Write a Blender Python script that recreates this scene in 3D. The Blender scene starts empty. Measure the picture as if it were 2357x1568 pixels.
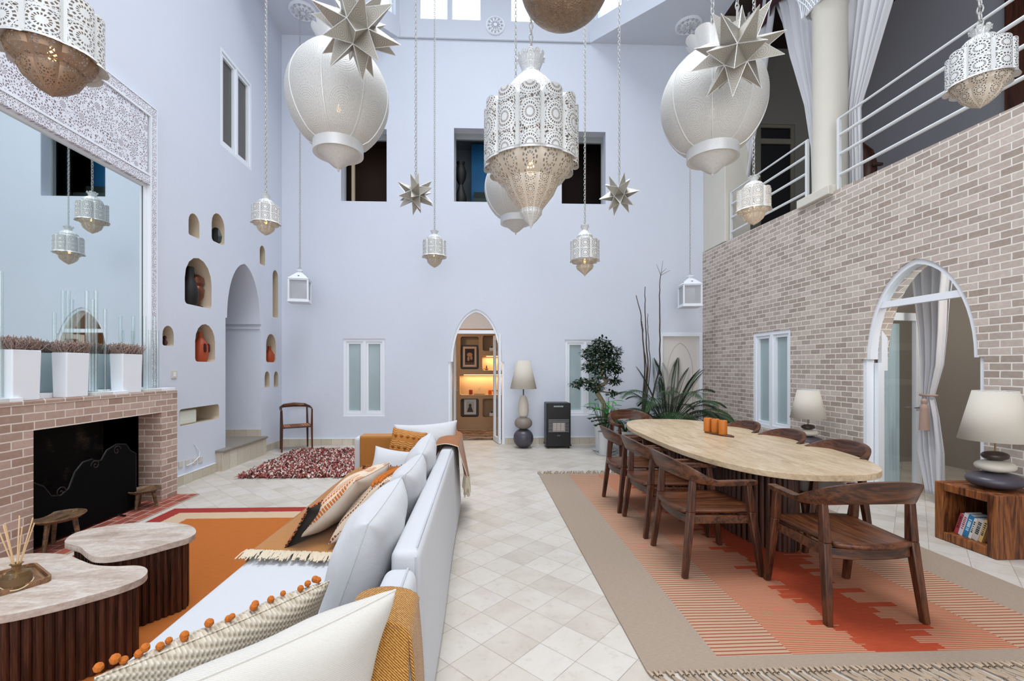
import bpy, math, random
from math import sin, cos, pi, sqrt, atan2, radians as R
from mathutils import Vector, Matrix, Euler
from mathutils.geometry import tessellate_polygon
random.seed(7)
S = bpy.context.scene
COL = S.collection
# ---------------------------------------------------------------- camera
FPX, PCX, PCY, YAW, HC = 1035.7, 1146.0, 845.4, 0.0388, 1.5
cam_d = bpy.data.cameras.new('camera')
cam = bpy.data.objects.new('camera', cam_d); COL.objects.link(cam)
cam.location = (0, 0, HC); cam.rotation_euler = (pi/2, 0, -YAW)
cam_d.sensor_fit = 'HORIZONTAL'; cam_d.sensor_width = 36
cam_d.lens = FPX*36/2357
cam_d.shift_x = (1178.5-PCX)/2357; cam_d.shift_y = (PCY-784)/2357
cam_d.clip_start = .02; cam_d.clip_end = 200
S.camera = cam
# ---------------------------------------------------------------- exposure, world, added fill lights
S.view_settings.view_transform = 'Standard'; S.view_settings.look = 'None'
S.view_settings.gamma = 1; S.view_settings.use_curve_mapping = False
S.view_settings.exposure = 0.11
w = bpy.data.worlds.new('sky'); S.world = w; w.use_nodes = True
w.node_tree.nodes['Background'].inputs[0].default_value = (.86, .93, 1, 1)
w.node_tree.nodes['Background'].inputs[1].default_value = 2.2
def area(name, loc, rot, sx, sy, power, col=(1, 1, 1), spread=180):
    l = bpy.data.lights.new(name, 'AREA'); l.shape = 'RECTANGLE'; l.size = sx; l.size_y = sy
    l.energy = power; l.color = col; l.spread = R(spread)
    o = bpy.data.objects.new(name, l); COL.objects.link(o); o.location = loc; o.rotation_euler = rot
    return o
area('skylight_daylight', (.3, 4.3, 10.7), (0, 0, 0), 4.6, 5.6, 370, (.95, .975, 1), 105)  # added area light under the closed drum ceiling, brightens the room from above
area('window_daylight', (.3, -3.7, 3.6), (R(86), 0, 0), 7.6, 6.4, 400, (.97, .985, 1))  # added area light before the solid wall behind the camera
def point(name, loc, power, col, rad=.03):
    l = bpy.data.lights.new(name, 'POINT'); l.energy = power; l.color = col; l.shadow_soft_size = rad
    o = bpy.data.objects.new(name, l); COL.objects.link(o); o.location = loc
    return o
# ---------------------------------------------------------------- rays through the camera (used for measured positions)
_c, _s = cos(YAW), sin(YAW)
def ray(px, py):
    a = (px-PCX)/FPX; b = -(py-PCY)/FPX
    return Vector((a*_c+_s, _c-a*_s, b))
def P(px, py, X=None, Y=None, Z=None, D=None):
    d = ray(px, py)
    t = X/d.x if X is not None else Y/d.y if Y is not None else (Z-HC)/d.z if Z is not None else D
    return Vector((d.x*t, d.y*t, d.z*t+HC))
# ---------------------------------------------------------------- mesh helper
class M:
    def __init__(s): s.v = []; s.f = []; s.uv = {}
    def add(s, vs, fs, uvs=None):
        b = len(s.v)
        s.v += [tuple(x) for x in vs]; s.f += [tuple(i+b for i in f) for f in fs]
        if uvs:
            for i, u in enumerate(uvs): s.uv[b+i] = u
        return s
    def box(s, x0, x1, y0, y1, z0, z1, T=None):
        vs = [Vector((x, y, z)) for z in (z0, z1) for y in (y0, y1) for x in (x0, x1)]
        if T: vs = [T(v) if callable(T) else T @ v for v in vs]
        return s.add(vs, [(0, 2, 3, 1), (4, 5, 7, 6), (0, 1, 5, 4), (2, 6, 7, 3), (0, 4, 6, 2), (1, 3, 7, 5)])
    def taper(s, p0, p1, a0, b0, a1, b1, rz=0):
        "four sided post from p0 to p1, half sizes a,b at both ends"
        vs = []
        for p, a, b in ((p0, a0, b0), (p1, a1, b1)):
            for sx, sy in ((-1, -1), (1, -1), (1, 1), (-1, 1)):
                x, y = sx*a, sy*b
                vs.append((p[0]+x*cos(rz)-y*sin(rz), p[1]+x*sin(rz)+y*cos(rz), p[2]))
        return s.add(vs, [(3, 2, 1, 0), (4, 5, 6, 7)]+[(i, (i+1) % 4, 4+(i+1) % 4, 4+i) for i in range(4)])
    def lathe(s, prof, seg=24, c=(0, 0, 0), cap=True, lobes=0, sx=1, sy=1, panels=1):
        "prof: (r, z[, amp, dz]) ; amp / dz scale a half-round lobe"
        vs = []; fs = []; uvs = []; L = 0
        for k, p in enumerate(prof):
            r, z = p[0], p[1]; am = p[2] if len(p) > 2 else 0; dz = p[3] if len(p) > 3 else 0
            if k: L += sqrt((r-prof[k-1][0])**2+(z-prof[k-1][1])**2)
            for i in range(seg+1):
                t = 2*pi*i/seg
                lb = 0
                if lobes:
                    fr = (i*lobes/seg) % 1; lb = sqrt(max(0, 1-(2*fr-1)**2))
                rr = r*(1+am*lb)
                vs.append((c[0]+rr*cos(t)*sx, c[1]+rr*sin(t)*sy, c[2]+z+dz*lb)); uvs.append((i/seg*panels, L))
        n = seg+1
        for k in range(len(prof)-1):
            for i in range(seg): fs.append((k*n+i, k*n+i+1, (k+1)*n+i+1, (k+1)*n+i))
        if cap:
            if prof[0][0] > 1e-4: fs.append(tuple(range(seg))[::-1])
            if prof[-1][0] > 1e-4: fs.append(tuple((len(prof)-1)*n+i for i in range(seg)))
        return s.add(vs, fs, uvs)
    def tube(s, path, r, seg=8, closed=False, cap=True, flat=1, up=None):
        path = [Vector(p) for p in path]; n = len(path)
        rs = r if isinstance(r, (list, tuple)) else [r]*n
        vs = []; fs = []
        prev = up and Vector(up)
        for i, p in enumerate(path):
            a = path[(i-1) % n] if (closed or i) else p; b = path[(i+1) % n] if (closed or i < n-1) else p
            t = (b-a)
            t = t.normalized() if t.length > 1e-9 else Vector((0, 0, 1))
            if prev is None:
                prev = Vector((0, 0, 1)) if abs(t.z) < .9 else Vector((1, 0, 0))
            q = (prev-t*prev.dot(t))
            q = q.normalized() if q.length > 1e-6 else t.orthogonal().normalized()
            if not up: prev = q
            w_ = t.cross(q)
            for k in range(seg):
                an = 2*pi*k/seg
                vs.append(p+(q*cos(an)+w_*sin(an)*flat)*rs[i])
        m = n if closed else n-1
        for i in range(m):
            for k in range(seg):
                a0 = i*seg+k; a1 = i*seg+(k+1) % seg; b0 = ((i+1) % n)*seg+k; b1 = ((i+1) % n)*seg+(k+1) % seg
                fs.append((a0, a1, b1, b0))
        if cap and not closed:
            fs.append(tuple(range(seg))[::-1]); fs.append(tuple((n-1)*seg+k for k in range(seg)))
        return s.add(vs, fs)
    def sweep(s, path, sect, closed_sect=True, cap=True):
        "sect(i) -> list of Vector offsets already in world axes"
        vs = []; fs = []; n = len(path); k = None
        for i, p in enumerate(path):
            q = sect(i); k = len(q)
            vs += [Vector(p)+Vector(o) for o in q]
        for i in range(n-1):
            for j in range(k if closed_sect else k-1):
                a, b = i*k+j, i*k+(j+1) % k
                fs.append((a, b, b+k, a+k))
        if cap and closed_sect: fs.append(tuple(range(k))[::-1]); fs.append(tuple((n-1)*k+j for j in range(k)))
        return s.add(vs, fs)
    def prism(s, outer, holes, T, d0, d1, jamb=None, back=True, edge=True):
        "flat plate with holes; T(u,v,d)->xyz"
        loops = [outer]+list(holes)
        tri = tessellate_polygon([[Vector((a, b, 0)) for a, b in lp] for lp in loops])
        flat = [p for lp in loops for p in lp]; n = len(flat)
        vs = [T(a, b, d0) for a, b in flat]+[T(a, b, d1) for a, b in flat]
        fs = []
        for t in tri:
            a, b, c_ = [flat[i] for i in t]
            if abs((b[0]-a[0])*(c_[1]-a[1])-(b[1]-a[1])*(c_[0]-a[0])) < 1e-9: continue
            fs.append(tuple(t))
            if back: fs.append(tuple(i+n for i in t)[::-1])
        o = 0
        for li, lp in enumerate(loops):
            m = len(lp)
            if (li == 0 and edge) or (li > 0 and (jamb is None or jamb[li-1])):
                for i in range(m): fs.append((o+i, o+(i+1) % m, n+o+(i+1) % m, n+o+i))
            o += m
        return s.add(vs, fs)
    def grid(s, fn, nu, nv, closed_u=False):
        vs = []; uvs = []
        for j in range(nv+1):
            for i in range(nu+1):
                vs.append(fn(i/nu, j/nv)); uvs.append((i/nu, j/nv))
        n = nu+1
        return s.add(vs, [(j*n+i, j*n+i+1, (j+1)*n+i+1, (j+1)*n+i) for j in range(nv) for i in range(nu)], uvs)
    def build(s, name, mt, parent=None, smooth=.6, bevel=0, sub=0, solid=0, fixn=True):
        me = bpy.data.meshes.new(name); me.from_pydata(s.v, [], s.f)
        if s.uv:
            ul = me.uv_layers.new(name='UVMap')
            for lp in me.loops: ul.data[lp.index].uv = s.uv.get(lp.vertex_index, (0, 0))
        me.materials.append(mt)
        o = bpy.data.objects.new(name, me); COL.objects.link(o)
        if parent: o.parent = parent
        if fixn:
            import bmesh
            bm = bmesh.new(); bm.from_mesh(me); bmesh.ops.recalc_face_normals(bm, faces=bm.faces); bm.to_mesh(me); bm.free()
        if smooth:
            me.shade_smooth(); me.set_sharp_from_angle(angle=smooth)
        if solid:
            m = o.modifiers.new('s', 'SOLIDIFY'); m.thickness = solid; m.offset = 0
        if bevel:
            m = o.modifiers.new('b', 'BEVEL'); m.width = bevel; m.segments = 2; m.limit_method = 'ANGLE'; m.angle_limit = R(40)
        if sub:
            m = o.modifiers.new('u', 'SUBSURF'); m.levels = sub; m.render_levels = sub
        return o
def tag(o, label=None, cat=None, group=None, kind=None):
    if label: o['label'] = label
    if cat: o['category'] = cat
    if group: o['group'] = group
    if kind: o['kind'] = kind
    return o
def thing(name, label, cat, loc=(0, 0, 0), rz=0, group=None):
    o = bpy.data.objects.new(name, None); COL.objects.link(o); o.empty_display_size = .1
    o.location = loc; o.rotation_euler = (0, 0, rz)
    return tag(o, label, cat, group)
def children(o): return [c for c in bpy.data.objects if c.parent == o]
def copy_tree(o, parent=None):
    c = o.copy(); COL.objects.link(c); c.parent = parent
    for ch in children(o): copy_tree(ch, c)
    return c
def struct(m, name, mt, parent=None, **k):
    o = m.build(name, mt, parent, **k)
    if not parent: o['kind'] = 'structure'
    return o
def rnd(a, b): return random.uniform(a, b)
def lin(h):
    h = h.lstrip('#'); out = []
    for i in (0, 2, 4):
        x = int(h[i:i+2], 16)/255
        out.append(x/12.92 if x <= .04045 else ((x+.055)/1.055)**2.4)
    return tuple(out)+(1,)
# ---------------------------------------------------------------- materials
class N:
    def __init__(s, name):
        s.m = bpy.data.materials.new(name); s.m.use_nodes = True; s.t = s.m.node_tree
        s.b = s.t.nodes['Principled BSDF']; s.out = s.t.nodes['Material Output']
        s.tc = s.t.nodes.new('ShaderNodeTexCoord')
    def n(s, ty, ins=None, **k):
        x = s.t.nodes.new('ShaderNode'+ty)
        for a, b in k.items(): setattr(x, a, b)
        if ins:
            for a, b in ins.items():
                s.set(next(i for i in x.inputs if i.name == a) if isinstance(a, str) else x.inputs[a], b)
        return x
    def set(s, sock, b):
        if isinstance(b, bpy.types.NodeSocket): s.t.links.new(b, sock)
        elif isinstance(b, bpy.types.Node): s.t.links.new(b.outputs[0], sock)
        else: sock.default_value = b
    def ma(s, op, a, b=0, c=0, clamp=False):
        x = s.n('Math', {0: a, 1: b, 2: c}, operation=op, use_clamp=clamp); return x.outputs[0]
    def vm(s, op, a, b=(0, 0, 0)):
        x = s.n('VectorMath', {0: a, 1: b}, operation=op); return x.outputs['Value'] if op in ('LENGTH', 'DOT_PRODUCT') else x.outputs[0]
    def map(s, scale=(1, 1, 1), rot=(0, 0, 0), loc=(0, 0, 0), src='Object', vec=None):
        x = s.n('Mapping', {'Scale': scale, 'Rotation': rot, 'Location': loc})
        s.t.links.new(vec if vec is not None else s.tc.outputs[src], x.inputs['Vector']); return x.outputs[0]
    def noise(s, vec, scale, detail=3, rough=.5):
        return s.n('TexNoise', {'Vector': vec, 'Scale': scale, 'Detail': detail, 'Roughness': rough}).outputs[0]
    def ramp(s, fac, stops):
        x = s.n('ValToRGB', {0: fac}); e = x.color_ramp.elements
        while len(e) < len(stops): e.new(.5)
        for i, (p, c) in enumerate(stops): e[i].position = p; e[i].color = c
        return x.outputs[0]
    def mix(s, fac, a, b, mode='MIX'):
        x = s.n('Mix', data_type='RGBA', blend_type=mode)
        s.set(x.inputs[0], fac); s.set(x.inputs[6], a); s.set(x.inputs[7], b); return x.outputs[2]
    def bump(s, h, strength=.3, dist=.01, normal=None):
        x = s.n('Bump', {'Height': h, 'Strength': strength, 'Distance': dist})
        if normal: s.t.links.new(normal, x.inputs['Normal'])
        s.t.links.new(x.outputs[0], s.b.inputs['Normal']); return x.outputs[0]
    def base(s, c): s.set(s.b.inputs['Base Color'], c); return s
    def rough(s, v): s.set(s.b.inputs['Roughness'], v); return s
def plain(name, col, rough=.5, metal=0, spec=None, bump=0, bscale=60, var=0, emit=None, estr=0, trans=0, alpha=None):
    q = N(name); c = lin(col) if isinstance(col, str) else col
    o = q.tc.outputs['Object']
    if var:
        nz = q.noise(o, bscale*.2, 4)
        c2 = tuple(x*(1-var) for x in c[:3])+(1,)
        q.base(q.mix(nz, c2, tuple(min(1, x*(1+var*.6)) for x in c[:3])+(1,)))
    else: q.base(c)
    q.rough(rough); q.b.inputs['Metallic'].default_value = metal
    if spec is not None: q.b.inputs['Specular IOR Level'].default_value = spec
    if bump: q.bump(q.noise(o, bscale, 4), bump, .005)
    if emit: q.b.inputs['Emission Color'].default_value = lin(emit); q.b.inputs['Emission Strength'].default_value = estr
    if trans: q.b.inputs['Transmission Weight'].default_value = trans
    if alpha is not None: q.b.inputs['Alpha'].default_value = alpha
    return q.m
def plaster(name, col, bump=.25):
    q = N(name); o = q.tc.outputs['Object']; c = lin(col)
    big = q.noise(o, .9, 4, .6)
    q.base(q.mix(big, tuple(x*.97 for x in c[:3])+(1,), tuple(min(1, x*1.02) for x in c[:3])+(1,))); q.rough(.75)
    q.b.inputs['Specular IOR Level'].default_value = .25
    q.bump(q.ma('ADD', q.noise(o, 7, 5, .6), q.ma('MULTIPLY', q.noise(o, 60, 3), .25)), bump, .012)
    return q.m
def brick(name, c1, c2, mortar, soot=None, bl=.2, bh=.067, ms=.012):
    q = N(name); o = q.tc.outputs['Object']
    x = q.n('SeparateXYZ', {0: o})
    u = q.ma('ADD', x.outputs[0], x.outputs[1])
    v = q.n('CombineXYZ', {0: u, 1: x.outputs[2], 2: 0.0}).outputs[0]
    wob = q.n('VectorMath', {0: v, 1: q.n('VectorMath', {0: q.n('TexNoise', {'Vector': o, 'Scale': 14.0, 'Detail': 2.0}).outputs[1], 1: (.006, .006, 0)}, operation='MULTIPLY')}, operation='ADD').outputs[0]
    b = q.n('TexBrick', {'Vector': wob, 'Color1': (0, 0, 0, 1), 'Color2': (1, 1, 1, 1), 'Mortar': (0, 0, 0, 1), 'Scale': 1.0, 'Mortar Size': ms/2, 'Mortar Smooth': .25, 'Bias': 0.0, 'Brick Width': bl, 'Row Height': bh}, offset=.5, squash=1.0)
    fine = q.noise(o, 30, 5, .65)
    f2 = q.ma('ADD', q.ma('MULTIPLY', b.outputs[0], .75), q.ma('MULTIPLY', q.ma('SUBTRACT', fine, .3), .7), clamp=True)
    col = q.ramp(f2, [(0, lin(c1)), (.45, tuple((a+b_)/2 for a, b_ in zip(lin(c1), lin(c2)))), (.85, lin(c2)), (1, tuple(min(1, a*1.15) for a in lin(c2)[:3])+(1,))])
    col = q.mix(b.outputs[1], col, lin(mortar))
    if soot:
        g = q.ma('MULTIPLY', q.ma('SUBTRACT', q.ma('MULTIPLY', x.outputs[0], -1), 4.02), soot, clamp=True)
        g = q.ma('MULTIPLY', g, q.ma('ADD', q.noise(o, 5, 4), .55), clamp=True)
        col = q.mix(g, col, (.006, .005, .005, 1))
    q.base(col); q.rough(.85)
    hh = q.ma('ADD', q.ma('MULTIPLY', b.outputs[1], -1), q.ma('MULTIPLY', fine, .5))
    q.bump(hh, .55, .01)
    return q.m
def wood(name, dark, light, axis='X', scale=1.0, rough=.4, knots=.5, bump=.15):
    q = N(name)
    sc = {'X': (1.2, 14, 14), 'Y': (14, 1.2, 14), 'Z': (14, 14, 1.2)}[axis]
    v = q.map(tuple(a*scale for a in sc))
    a = q.noise(v, 1.6, 6, .62); a.node.inputs['Distortion'].default_value = 1.1
    b = q.noise(q.map(tuple(x*scale*4 for x in sc)), 2.2, 3)
    f = q.ma('ADD', q.ma('MULTIPLY', a, .8), q.ma('MULTIPLY', b, .28))
    D, L = lin(dark), lin(light)
    mid = tuple((x+y)/2 for x, y in zip(D, L))
    q.base(q.ramp(f, [(.33, tuple(x*.5 for x in D[:3])+(1,)), (.45, D), (.58, mid), (.74, L)])); q.rough(rough)
    q.bump(f, bump, .004)
    return q.m
def fabric(name, col, weave=260, amt=.12, bump=.35, col2=None, wrinkle=.4, sheen=.2):
    q = N(name); o = q.tc.outputs['Object']; c = lin(col)
    wv1 = q.n('TexWave', {'Vector': o, 'Scale': weave*.55, 'Distortion': 1.5, 'Detail': 1.0}, bands_direction='DIAGONAL').outputs[1]
    nz = q.noise(o, weave, 3)
    f = q.ma('ADD', q.ma('MULTIPLY', wv1, .4), q.ma('MULTIPLY', nz, .6))
    c2 = lin(col2) if col2 else tuple(x*(1-amt*2.2) for x in c[:3])+(1,)
    q.base(q.mix(q.ramp(f, [(.35, (1, 1, 1, 1)), (.62, (0, 0, 0, 1))]) if col2 else f, c, c2)); q.rough(.9)
    q.b.inputs['Specular IOR Level'].default_value = .15; q.b.inputs['Sheen Weight'].default_value = sheen
    wr = q.noise(q.map((1, 1, 1)), 5, 3, .55)
    q.bump(q.ma('ADD', q.ma('MULTIPLY', f, .12), q.ma('MULTIPLY', wr, wrinkle*3)), bump, .02)
    return q.m
def rosette(q, vec, petals=16, rings=40, voro=True, scale=1.0):
    "mask (1 = cut) of round rosettes on a square grid of vec, plus filler holes"
    f = q.vm('SUBTRACT', q.n('VectorMath', {0: vec}, operation='FRACTION').outputs[0], (.5, .5, 0))
    x = q.n('SeparateXYZ', {0: f})
    r = q.ma('SQRT', q.ma('ADD', q.ma('MULTIPLY', x.outputs[0], x.outputs[0]), q.ma('MULTIPLY', x.outputs[1], x.outputs[1])))
    th = q.ma('ARCTAN2', x.outputs[1], x.outputs[0])
    pet = q.ma('GREATER_THAN', q.ma('SINE', q.ma('ADD', q.ma('MULTIPLY', th, petals), q.ma('MULTIPLY', q.ma('FLOOR', q.ma('MULTIPLY', r, rings/6.28)), 1.57))), -.15)
    ring = q.ma('GREATER_THAN', q.ma('SINE', q.ma('MULTIPLY', r, rings)), -.1)
    inn = q.ma('MULTIPLY', q.ma('LESS_THAN', r, .4), q.ma('GREATER_THAN', r, .09))
    a = q.ma('MULTIPLY', q.ma('MULTIPLY', pet, ring), inn)
    vo = q.n('TexVoronoi', {'Vector': vec, 'Scale': 11.0*scale}, feature='DISTANCE_TO_EDGE').outputs[0]
    b = q.ma('MULTIPLY', q.ma('GREATER_THAN', vo, .13), q.ma('GREATER_THAN', r, .44))
    return q.ma('MAXIMUM', a, b), r, x
def lattice(name, col, metal=.25, rough=.42, petals=16, rings=40, hole_in=.42, vs=1.0, voff=0.0):
    q = N(name)
    v = q.map((1, vs, 1), src='UV', loc=(0, voff, 0))
    mask, r, x = rosette(q, v, petals, rings)
    fr = q.ma('LESS_THAN', q.ma('ABSOLUTE', x.outputs[0]), hole_in)
    if not voff: fr = q.ma('MULTIPLY', fr, q.ma('LESS_THAN', q.ma('ABSOLUTE', x.outputs[1]), .46))
    mask = q.ma('MULTIPLY', mask, fr)
    q.base(q.mix(mask, lin(col), (.05, .045, .04, 1))); q.rough(rough); q.b.inputs['Metallic'].default_value = metal  # dark base in the holes stands in for shade inside the lantern
    q.bump(q.ma('MULTIPLY', mask, -1), .4, .003)
    tr = q.n('BsdfTransparent', {0: (1, 1, 1, 1)})
    mx = q.n('MixShader', {0: q.ma('MULTIPLY', mask, .55)}); q.t.links.new(q.b.outputs[0], mx.inputs[1]); q.t.links.new(tr.outputs[0], mx.inputs[2])
    q.t.links.new(mx.outputs[0], q.out.inputs[0])
    return q.m
def filigree(name, col, k=90, trans=.1, metal=.3, dark=.80):
    "thin engraved metal sheet: soft scratches with concentric ring medallions"
    q = N(name)
    v = q.map((1, 1, 1), src='UV')
    f = q.vm('SUBTRACT', q.n('VectorMath', {0: v}, operation='FRACTION').outputs[0], (.5, .5, 0))
    r = q.vm('LENGTH', f)
    inside = q.ma('LESS_THAN', r, .40)
    s_ = q.ma('MULTIPLY', q.ma('SINE', q.ma('MULTIPLY', r, k)), inside)
    nz = q.noise(v, 30, 5, .75)
    h = q.ma('ADD', q.ma('MULTIPLY', s_, .11), nz)
    c = lin(col)
    q.base(q.mix(q.ramp(h, [(.30, (1, 1, 1, 1)), (.62, (0, 0, 0, 1))]), c, tuple(a*dark for a in c[:3])+(1,)))
    q.rough(.45); q.b.inputs['Metallic'].default_value = metal
    q.bump(h, .5, .006)
    if trans:
        tr = q.n('BsdfTransparent', {0: (1, 1, 1, 1)})
        mk = q.ma('MULTIPLY', q.ma('LESS_THAN', h, .42), trans)
        mx = q.n('MixShader', {0: mk}); q.t.links.new(q.b.outputs[0], mx.inputs[1]); q.t.links.new(tr.outputs[0], mx.inputs[2])
        q.t.links.new(mx.outputs[0], q.out.inputs[0])
    return q.m
# ---------------------------------------------------------------- shared materials
m_wall = plaster('white_plaster', 'd3d9e5')
m_soff = plaster('ceiling_plaster', 'd0d5e0')
m_trim = plain('white_paint', 'e6ebf2', .45)
m_nich = plaster('tadelakt_beige', 'c2b49f', .35)  # one even beige for the niche linings
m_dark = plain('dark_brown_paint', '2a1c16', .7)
m_black = plain('soot_black', '0a0909', .6)
m_brick = brick('pale_brick', '95867b', 'c0b3a9', 'dfd9d1', bl=.165, ms=.013)
m_fbrick = brick('fireplace_brick', '957a6b', 'b9a296', 'd9cfc5', bl=.178, ms=.012)
m_sbrick = brick('sooty_brick', '84685a', 'a58a7a', 'c9b9aa', soot=6.0, bl=.178, ms=.015)
m_btile = brick('baseboard_tile', 'b9ae9c', 'cfc6b6', 'a69c8c', bl=.2, bh=.5, ms=.006)
m_hearth = brick('terracotta_tile', '7d3a2c', 'a04f3d', 'b8a294', bl=.2, bh=.1, ms=.012)
def hearth_fix():
    q = m_hearth.node_tree
    for n in q.nodes:
        if n.type == 'COMBXYZ':
            sep = [x for x in q.nodes if x.type == 'SEPXYZ'][0]
            q.links.new(sep.outputs[0], n.inputs[1]); q.links.new(sep.outputs[1], n.inputs[0])
hearth_fix()
def floor_mat():
    q = N('diagonal_stone_tile'); o = q.tc.outputs['Object']
    s_ = .2261
    # 45 degree grid through the node (-.1557, 2.2755)
    x = q.n('SeparateXYZ', {0: o})
    X = q.ma('ADD', x.outputs[0], .1557); Y = q.ma('SUBTRACT', x.outputs[1], 2.2755)
    k = .70710678/s_
    u = q.ma('MULTIPLY', q.ma('ADD', X, Y), k); v = q.ma('MULTIPLY', q.ma('SUBTRACT', Y, X), k)
    cell = q.n('CombineXYZ', {0: q.ma('FLOOR', u), 1: q.ma('FLOOR', v), 2: 0.0}).outputs[0]
    rn = q.n('TexWhiteNoise', {0: cell}).outputs[0]
    eu = q.ma('ABSOLUTE', q.ma('SUBTRACT', q.ma('FRACT', q.ma('ADD', u, .5)), .5))
    ev = q.ma('ABSOLUTE', q.ma('SUBTRACT', q.ma('FRACT', q.ma('ADD', v, .5)), .5))
    e = q.ma('MINIMUM', eu, ev)
    wob = q.ma('MULTIPLY', q.ma('SUBTRACT', q.noise(o, 9, 3), .5), .012)
    gr = q.ma('LESS_THAN', q.ma('ADD', e, wob), .0085)
    f = q.ma('ADD', q.ma('MULTIPLY', rn, .35), q.ma('MULTIPLY', q.noise(o, 3.1, 5, .6), .8))
    col = q.ramp(f, [(.25, lin('b2a99e')), (.5, lin('c3bcb1')), (.7, lin('cac5bd')), (.9, lin('bfb4af'))])
    st = q.ramp(q.noise(o, 14, 6, .7), [(.3, (.86, .84, .82, 1)), (.45, (1, 1, 1, 1))])
    col = q.mix(1.0, col, st, 'MULTIPLY')
    q.base(q.mix(gr, col, lin('9d9488')))
    q.rough(q.ma('ADD', .36, q.ma('MULTIPLY', q.noise(o, 6, 3), .22)))
    q.bump(q.ma('ADD', q.ma('MULTIPLY', gr, -1), q.ma('MULTIPLY', q.noise(o, 40, 4), .15)), .3, .004)
    return q.m
m_floor = floor_mat()
def clearglass(name, tint=(1, 1, 1, 1), refl=.12):
    q = N(name); q.t.nodes.remove(q.b)
    tr = q.n('BsdfTransparent', {0: tint}); gl = q.n('BsdfGlossy', {0: (1, 1, 1, 1), 'Roughness': .02})
    mx = q.n('MixShader', {0: refl, 1: tr, 2: gl}); q.t.links.new(mx.outputs[0], q.out.inputs[0]); return q.m
m_glass = clearglass('window_glass', (.93, .97, .97, 1), .1)
m_tubeglass = clearglass('tube_glass', (.93, .95, .95, 1), .06)
m_frost = plain('frosted_glass', 'a3b4b8', .22, spec=.6, var=.12, bscale=12)
m_walnut = wood('walnut', '3a1c0d', '774628', 'Y', 1.0, .36)
m_walnutZ = wood('walnut_upright', '33180c', '6f3f25', 'Z', 1.0, .38)
m_dkwood = wood('dark_slat_wood', '2a140d', '5e3524', 'Z', 1.0, .45)
m_white_metal = plain('white_metal', 'dfe2e4', .4, .1)
m_slip = fabric('white_slipcover', 'cbced3', 300, .05, .35, wrinkle=.35)
m_sheer = fabric('white_curtain_cloth', 'd6d6da', 260, .05, .3, wrinkle=.15)
# ---------------------------------------------------------------- outlines
def arch_pts(u0, u1, z0, zi, za, ins=.05, n=12, pt=.16):
    c = (u0+u1)/2; w_ = (u1-u0)/2-ins; h = za-zi
    L = [(u0, z0), (u0, zi), (u0+ins, zi)] if ins else [(u0, z0), (u0, zi)]
    def q(t):
        a = t*pi/2
        return w_*cos(a)**.92, h*((1-pt)*sin(a)+pt*t)
    k = [q(i/n) for i in range(n+1)]
    L += [(c-x, zi+z) for x, z in k[1:]]
    L += [(c+x, zi+z) for x, z in k[-2:0:-1]]
    L += [(u1-ins, zi), (u1, zi), (u1, z0)] if ins else [(u1, zi), (u1, z0)]
    return L
def niche_pts(u0, u1, z0, z1, r=.05, top=.55, n=8):
    c = (u0+u1)/2; w_ = (u1-u0)/2; h = min((z1-z0)*.6, w_*2*top)
    L = []
    for i in range(4): a = pi+i/3*pi/2; L.append((u0+r+r*cos(a), z0+r+r*sin(a)))
    for i in range(4): a = 1.5*pi+i/3*pi/2; L.append((u1-r+r*cos(a), z0+r+r*sin(a)))
    for i in range(n+1): a = pi*i/n; L.append((c+w_*cos(a), z1-h+h*sin(a)))
    return L
def rrect(u0, u1, z0, z1, r=.04, n=4):
    L = []
    for cx, cz, a0 in ((u1-r, z1-r, 0), (u0+r, z1-r, pi/2), (u0+r, z0+r, pi), (u1-r, z0+r, 1.5*pi)):
        for i in range(n+1): a = a0+i/n*pi/2; L.append((cx+r*cos(a), cz+r*sin(a)))
    return L
def rect(u0, u1, z0, z1): return [(u0, z0), (u1, z0), (u1, z1), (u0, z1)]
XL, YB, ZC = -3.8, 8.77, 7.87
TL = lambda u, v, d: (XL-d, u, v)
TB = lambda u, v, d: (u, YB+d, v)
TR = lambda u, v, d: (4.41+(YB-u)*.02+d, u, v)
# ---------------------------------------------------------------- floor and walls
struct(M().box(-6, 8, -4.2, 11.2, -.12, 0), 'floor', m_floor, smooth=0)
NICH = [(6.015, 6.242, 3.233, 3.538), (6.52, 6.84, 3.298, 3.726), (7.91, 8.1, 3.286, 3.62), (5.94, 6.517, 2.322, 2.971),
        (8.39, 8.61, 2.42, 3.30), (5.534, 5.732, 1.761, 2.005), (6.15, 6.60, 1.574, 2.096), (8.14, 8.52, 1.59, 2.104),
        (8.085, 8.27, 1.139, 1.426), (8.44, 8.62, 1.131, 1.422)]
nl = [niche_pts(*q, r=.025 if q[1]-q[0] < .25 else .05) for q in NICH]+[rrect(5.83, 6.70, .75, .965, .05)]
archL = arch_pts(6.865, 7.965, 0, 2.24, 3.165, .04, pt=.2)
outer = [(-4, 0), (3.717, 0), (3.717, .995), (5.156, .995), (5.156, 0)]+archL+[(YB+.3, 0), (YB+.3, ZC), (-4, ZC)]
winL = rect(6.73, 7.63, 4.76, 6.2)
struct(M().prism(outer, nl+[winL], TL, 0, .38, jamb=[False]*len(nl)+[True]), 'wall_left', m_wall, smooth=.4)
for i, lp in enumerate(nl):
    m = M(); n = len(lp); dp = .3
    m.add([TL(a, b, 0) for a, b in lp]+[TL(a, b, dp) for a, b in lp], [(k, (k+1) % n, n+(k+1) % n, n+k) for k in range(n)]+[tuple(range(n, 2*n))])
    struct(m, 'trim_%d' % (i+1), m_nich, smooth=.6, fixn=False)
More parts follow.
